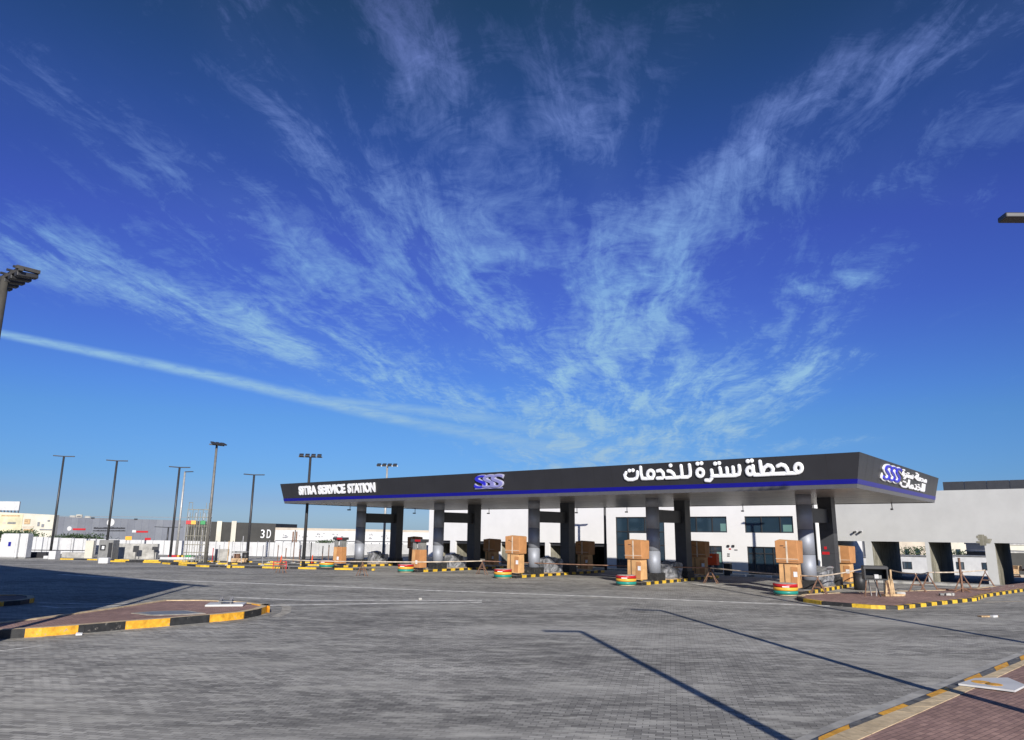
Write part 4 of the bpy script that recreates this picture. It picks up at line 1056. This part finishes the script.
# guard rail before the hoarding
A = at(26, 550, 82); B = at(88, 551.5, 82)
t = thing('guard_rail', (A.x, 82, 0), 0, 'thin dark rail running before the white hoarding on the left', 'rail')
MB().box(((B.x-A.x)/2, 0, 0), (B.x-A.x, .06, .09), 'darkmetal').build('rail', t, (0, 0, A.z))
for k in range(5): MB().box(((B.x-A.x)*k/4, .04, A.z/2+.7), (.07, .07, A.z+1.3), 'metal').build('post', t)
# price sign skeleton
x0, y0 = gp(203.5, 562.5); D = 70
A = at(186, 560, D); B = at(208, 512, D)
t = thing('steel_frame', ((A.x+B.x)/2, D, 0), .25, 'tall open steel frame with small red, yellow and green panels', 'steel frame')
hT = at(200, 509, D).z; w_ = 2.0
m = MB()
for k in range(10): m.box((-w_/2+w_*k/9, 0, hT/2*(.93 if k % 2 else 1)), (.045, .045, hT*(.93 if k % 2 else 1)), 'steelrod')
for k in range(7): m.box((-w_/2+w_*k/6, .7, hT/2*.95), (.04, .04, hT*.95), 'metal')
m.build('upright', t)
m = MB()
for z in (.25, .9, 1.6, 2.4, 3.3, 4.1, hT-.05): m.box((0, 0, z), (w_+.1, .04, .05), 'steelrod'); m.box((0, .7, z), (w_+.1, .04, .05), 'steelrod')
for z in (.9, 2.4, 4.1):
    for x in (-w_/2, w_/2): m.box((x, .35, z), (.04, .66, .05), 'metal')
m.build('cross_rail', t)
m = MB()
for x in (-.95, -.65, .55, .8, 1.0): m.box((x, 0, hT+.28), (.04, .04, .6), 'steelrod')
m.box((-.8, 0, hT+.58), (.36, .04, .05), 'steelrod'); m.build('top_bracket', t)
for (x, mt) in ((-.85, 'red'), (-.42, 'amber'), (.4, 'green')): MB().box((x, -.06, at(200, 522.5, D).z), (.42, .04, .34), mt).build('colour_panel', t)
# coloured ground pads at its foot
for (px, mt, lb) in ((174, 'red', 'flat red painted pad left of the steel frame'), (181.5, 'amber', 'flat yellow painted pad left of the steel frame'), (188.5, 'green', 'flat green painted pad left of the steel frame')):
    one('painted_pad', lambda m: m.box((0, 0, .1), (.85, 1.0, .2), mt if mt != 'amber' else 'yellow2', bev=.02), (*gp(px, 558.2), .12), 0, lb, 'pad', 'painted pads by the steel frame')
one('slab_base', lambda m: m.box((0, 0, .12), (3.4, .5, .22), 'whitepaint', bev=.03), (*gp(178, 560.2), .06), 0, 'low white plinth below the painted pads', 'plinth')
# thin site posts with tapes before the white hoarding
posts = [(212, 548, 'red'), (218, 545, 'metal'), (227, 541, 'timber'), (233, 543, 'metal'), (241, 536, 'metal'), (262, 545, 'metal'), (268, 540, 'metal'), (277, 545, 'rust'), (285, 548, 'rust'), (293, 530, 'rust'), (299, 549, 'rust'), (310, 542, 'darkmetal'), (322, 546, 'rust'), (328, 545, 'rust'), (333, 552, 'rust')]
for i, (px, py, mt) in enumerate(posts):
    yb = 563+(i % 3)*1.2; x0, y0 = gp(px, yb); h = at(px, py, y0).z
    o = one('site_post', lambda m: (m.box((0, 0, h/2), (.06, .06, h), mt), m.box((0, 0, .04), (.3, .3, .08), 'concrete')), (x0, y0, 0), .1*i,
        ['thin red post just right of the steel frame', 'thin grey post before the pale block wall', 'thin timber post left of the two barrels', 'thin grey post right behind the barrels', 'tallest thin grey post left of the white lettered wall', 'short grey post under the white lettering', 'thin grey post right of the white lettering', 'first rusty post right of the charcoal wall', 'second rusty post, near the orange cone by the kerb', 'tallest rusty post, left of the dark flood pole', 'short rusty post touching the dark flood pole', 'thin dark post right of the dark flood pole', 'rusty post left of the red banded bumper', 'rusty post behind the red banded bumper', 'shortest rusty post beside the half torn carton'][i], 'post', 'site posts before the white hoarding')
# junk pile near px 235
one('barrel_stack', lambda m: (m.cyl((0, 0, 0), (0, 0, .7), .35, .35, 'rust', 14), m.cyl((.8, .1, 0), (.8, .1, .8), .3, .3, 'plastic', 14), m.box((.3, .1, .85), (1.4, .6, .14), 'greybox', bev=.03)), (*gp(236, 562.5), .1), 0, 'rusty barrel and black barrel under a grey plank before the hoarding', 'barrels')
one('timber_bundle', lambda m: [m.box((0, k*.12, .06+(k % 3)*.11), (1.5, .1, .1), 'timber') for k in range(6)], (*gp(237, 563.4), .1), .1, 'bundle of pale timber on the kerb before the barrels', 'timber')
t = thing('guide_post', (*gp(229, 568), 0), 0, 'white and black striped post standing on the front kerb left of the canopy', 'post')
for k in range(4): MB().box((.0+.0*k, 0, .12+.24*k), (.2, .12, .235), ['yellow2', 'black', 'whitepaint', 'whitepaint'][k]).build('band', t)
# orange barrier frames left of canopy
def frame(px, py, w, h, label, mt='orange'):
    t = thing('crowd_barrier', (*gp(px, py), .0), .1, label, 'barrier', 'small barrier frames left of the canopy')
    m = MB()
    for x in (-w/2, w/2): m.box((x, 0, h/2), (.06, .06, h), mt)
    m.box((0, 0, h-.03), (w, .05, .06), mt); m.box((0, 0, .35), (w, .05, .06), mt); m.build('frame', t)
frame(279.5, 569.2, 1.0, .6, 'small red barrier frame holding a yellow board on the front kerb', 'red')
frame(327, 566, .9, .5, 'small red barrier frame beside the left-hand end island', 'red')
one('traffic_cone', lambda m: (m.box((0, 0, .02), (.34, .34, .04), 'orange'), m.cyl((0, 0, .04), (0, 0, .62), .14, .03, 'orange', 14)), (*gp(281, 563.6), .1), 0, 'orange traffic cone left of the canopy on the middle kerb', 'cone')
one('traffic_cone', lambda m: (m.box((0, 0, .02), (.34, .34, .04), 'orange'), m.cyl((0, 0, .04), (0, 0, .7), .14, .03, 'orange', 14)), (*gp(312, 564.2), .1), 0, 'orange traffic cone right of the dark flood light pole', 'cone')

# ------------------------------------------------------------------ timber trestles and rails in front of the islands
def trestle(px, py, h, label, spread=.9, lean=0):
    x, y = gp(px, py)
    t = thing('trestle', (x, y, gz(x, y)), ROT+lean, label, 'trestle', 'timber trestles')
    for s_ in (-1, 1):
        for q in (-1, 1):
            m = MB(); m.cyl((s_*spread/2, q*.14, 0), (-s_*.05, 0, h), .028, .025, 'rust', 6); m.build('leg', t)
    m = MB(); m.box((0, 0, h*.45), (spread*.6, .04, .06), 'rust'); m.build('brace', t)
    return x, y, h
TR = [(281, 573, 'trestle left of the canopy holding the rail end'), (362, 576, 'timber trestle before the left-hand column'), (482, 574.5, 'timber trestle between the second and third islands from the left'),
      (711, 583.5, 'timber trestle standing alone between the two right-hand islands'), (819, 596, 'timber trestle before the wrapped unit of the right-hand end island')]
tp = [trestle(px, py, .95, lb) for px, py, lb in TR]
TR2 = [(918, 594, 'timber trestle left of the pair before the left bay'), (930, 592, 'leaning timber trestle before the pier between the bays'), (964, 590.5, 'timber trestle with a tall stake before the middle bay'), (987, 588, 'timber trestle before the wide grey pier')]
tp2 = [trestle(px, py, 1.05, lb) for px, py, lb in TR2]
def rail(p, q, label, mt='tape'):
    d = Vector((q[0]-p[0], q[1]-p[1], q[2]-p[2])); n = 8
    m = MB()
    pts = [Vector((0, 0, 0))+d*k/n+Vector((0, 0, -.05*math.sin(math.pi*k/n))) for k in range(n+1)]
    for a, b in zip(pts[:-1], pts[1:]): m.cyl(a, b, .035, .035, mt, 6)
    o = m.build('barrier_rail', None, p); tag(o, label, 'rail', 'pale rails between the trestles')
zt = lambda e: (e[0], e[1], gz(e[0], e[1])+e[2])
lbl = ['pale rail from the site posts to the first column', 'pale rail before the second island from the left', 'brown tape rail before the middle island and the next one', 'pale rail before the right-hand end island']
for i in range(4): rail(zt(tp[i]), zt(tp[i+1]), lbl[i], 'tape' if i != 2 else 'wire')
xe, ye = gp(872, 588); rail(zt(tp[4]), (xe, ye, 1.2), 'pale rail from the wrapped unit to the timber bench')
rail(zt(tp2[0]), zt(tp2[1]), 'short dark rail before the left bay', 'darkmetal'); rail(zt(tp2[1]), zt(tp2[3]), 'pale rail before the middle bay')
xe, ye = gp(892, 590); rail((xe, ye, 1.1), zt(tp2[0]), 'pale rail right of the timber bench')
x, y = gp(690, 584)
# dark bench on timber props on the right island
x0, y0 = gp(877, 599)
t = thing('timber_bench', (x0, y0, .12), ROT*.4, 'black open box raised on thin rusty legs on the right traffic island', 'bench')
m = MB(); m.box((0, 0, 1.42), (1.05, .8, .06), 'plastic'); m.box((0, 0, .82), (1.05, .8, .06), 'plastic'); m.box((-.5, 0, 1.12), (.06, .8, .54), 'plastic'); m.box((.5, 0, 1.12), (.06, .8, .54), 'plastic'); m.box((0, .38, 1.12), (1.0, .05, .54), 'plastic'); m.box((0, -.36, 1.36), (1.1, .1, .1), 'darkmetal'); m.build('black_box', t)
m = MB(); m.box((.02, -.2, .95), (.2, .2, .2), 'whitepaint', bev=.02); m.box((.2, -.1, .93), (.12, .2, .15), 'greybox'); m.build('contents', t)
for (x, yy, dx, mt) in ((-.45, -.3, -.12, 'rust'), (-.28, .3, .1, 'palemetal'), (.0, -.3, .05, 'rust'), (.12, .2, -.1, 'palemetal'), (.42, -.3, .14, 'rust'), (.45, .3, -.05, 'darkmetal'), (-.1, -.35, .22, 'darkmetal')):
    m = MB(); m.cyl((x+dx, yy, 0), (x, yy, .8), .03, .03, mt, 6); m.build('leg', t)
x0, y0 = gp(890.5, 598.5)
t = thing('timber_props', (x0, y0, .12), .2, 'bundle of upright raw timber props nailed together right of the black box', 'timber')
for (x, h, dx) in ((-.16, 1.2, .1), (-.02, 1.38, -.14), (.12, 1.25, .02), (.2, .8, -.1)):
    m = MB(); m.box((x, 0, h/2), (.09, .06, h), 'timber', tilt=(0, dx)); m.build('prop', t)
m = MB(); m.box((.1, -.1, .05), (1.1, .3, .09), 'timber'); m.box((.1, .12, .55), (.5, .04, .1), 'rust'); m.build('foot_board', t)
one('concrete_lump', lambda m: m.box((0, 0, .08), (.55, .4, .16), 'concrete', bev=.05), (*gp(899, 597.5), .12), .3, 'pale concrete lump right of the timber props', 'concrete lump')
one('dark_barrel', lambda m: (m.cyl((0, 0, 0), (0, 0, .9), .33, .33, 'plastic', 16), m.cyl((0, 0, .9), (0, 0, .95), .35, .35, 'plastic', 16)), (*gp(860.5, 590), 0), 0, 'black barrel left of the black box', 'barrel')
t = thing('stake_post', (*gp(963, 594.5), .0), 0, 'red brown stake in a crossed foot before the middle bay', 'post')
m = MB(); m.box((0, 0, .95), (.09, .09, 1.9), 'rust'); m.build('stake', t)
m = MB(); m.cyl((-.6, 0, .03), (0, 0, .35), .04, .03, 'rust', 6); m.cyl((.6, 0, .03), (0, 0, .35), .04, .03, 'rust', 6); m.build('foot', t)
for (px, py, w, lb) in ((953, 592.8, 1.5, 'flat rusty board left of the red brown stake'), (978, 592.3, 1.3, 'flat rusty board right of the red brown stake')):
    one('board', lambda m: m.box((0, 0, .03), (w, .35, .05), 'rust', tilt=(0, .01)), (*gp(px, py), .14), ROT*.7, lb, 'board')
for i, (px, py) in enumerate(((946, 598), (1000, 589.5), (1007, 588))):
    rr = random.Random(i)
    one('rubble', lambda m: [m.box((rr.uniform(-.5, .5), rr.uniform(-.2, .2), .06), (rr.uniform(.08, .25), rr.uniform(.08, .2), rr.uniform(.05, .16)), rr.choice(['concrete', 'greybox', 'stone']), rz=rr.uniform(0, 3), bev=.01) for _ in range(14)], (*gp(px, py), .12 if i == 0 else 0), 0,
        ['grey rubble scatter on the red paving before the stake', 'grey rubble scatter at the foot of the wide grey pier', 'grey rubble scatter right of the wide grey pier'][i], 'rubble')
# lamp footing on the left island: pale plate with bolts
x0, y0 = gp(226, 605.6, .2)
t = thing('lamp_footing', (x0, y0, .2), .2, 'pale concrete lamp footing with upright bolts near the tip of the left traffic island', 'footing')
m = MB(); m.box((0, 0, .04), (1.35, .95, .08), 'whitepaint', bev=.03); m.build('slab', t)
for (x, y) in ((-.18, -.15), (.18, -.15), (.18, .15), (-.18, .15)):
    m = MB(); m.cyl((x, y, .08), (x, y, .32), .03, .03, 'metal', 8); m.cyl((x, y, .2), (x, y, .24), .06, .06, 'metal', 6); m.build('bolt', t)
m = MB(); m.box((0, 0, .16), (.5, .45, .03), 'greybox'); m.build('plate', t)
x0, y0 = gp(190, 613.5-3)
CP = [gp(131, 613.4, .2), gp(150, 611.6, .2), gp(186, 610.6, .2), gp(206, 613.6, .2), gp(180, 615, .2), gp(150, 615.6, .2)]
c0 = (sum(p_[0] for p_ in CP)/6, sum(p_[1] for p_ in CP)/6); m = MB(); cl_ = [(p_[0]-c0[0], p_[1]-c0[1]) for p_ in CP]
m.prism(cl_, 0, .012, 'litter'); m.prism([(x*.86, y*.8) for x, y in cl_], 0, .018, 'greybox'); tag(m.build('inspection_cover', None, (*c0, .2)), 'long grey cover with a pale rim set in the red paving of the left island', 'cover')
# slab footing on the right pavement
m = MB(); PL = [gp(958.5, 685, .12), gp(1000, 690, .12), gp(1015, 692, .12), gp(1026, 686.5, .12), gp(1008, 679, .12), gp(975, 679.5, .12)]
c0 = (sum(p_[0] for p_ in PL)/6, sum(p_[1] for p_ in PL)/6)
m.prism([(p_[0]-c0[0], p_[1]-c0[1]) for p_ in PL], 0, .035, 'whitepaint'); o = m.build('concrete_patch', None, (*c0, .115)); tag(o, 'pale concrete patch with yellow paint splashes on the right pavement', 'concrete patch')
for (px, py, w) in ((981, 682.2, .34), (994, 684.5, .3)):
    s_ = MB(); s_.cyl((gp(px, py, .15)[0]-c0[0], gp(px, py, .15)[1]-c0[1], .036), (gp(px, py, .15)[0]-c0[0], gp(px, py, .15)[1]-c0[1], .042), w*.5, w*.5, 'yellow', 14); s_.build('paint_splash', o)
one('timber_offcut', lambda m: m.box((0, 0, .03), (.75, .2, .05), 'timber'), (*gp(988, 617), 0), .2, 'pale timber offcut lying on the grey paving at the right', 'timber')
one('white_brick', lambda m: m.box((0, 0, .04), (.3, .14, .08), 'whitepaint', bev=.01), (*gp(994, 617.3), 0), .5, 'white fragment beside the timber offcut on the paving', 'fragment')
one('paper_scrap', lambda m: m.box((0, 0, .03), (.16, .12, .05), 'paper', tilt=(.2, .1)), (*gp(79, 635.2), 0), .4, 'white scrap at the foot of the left island kerb', 'scrap')
one('stone', lambda m: m.box((0, 0, .05), (.16, .14, .1), 'concrete', bev=.03), (*gp(420, 600), 0), .4, 'small pale stone on the double white line', 'stone')
# wires along the left edge of the island
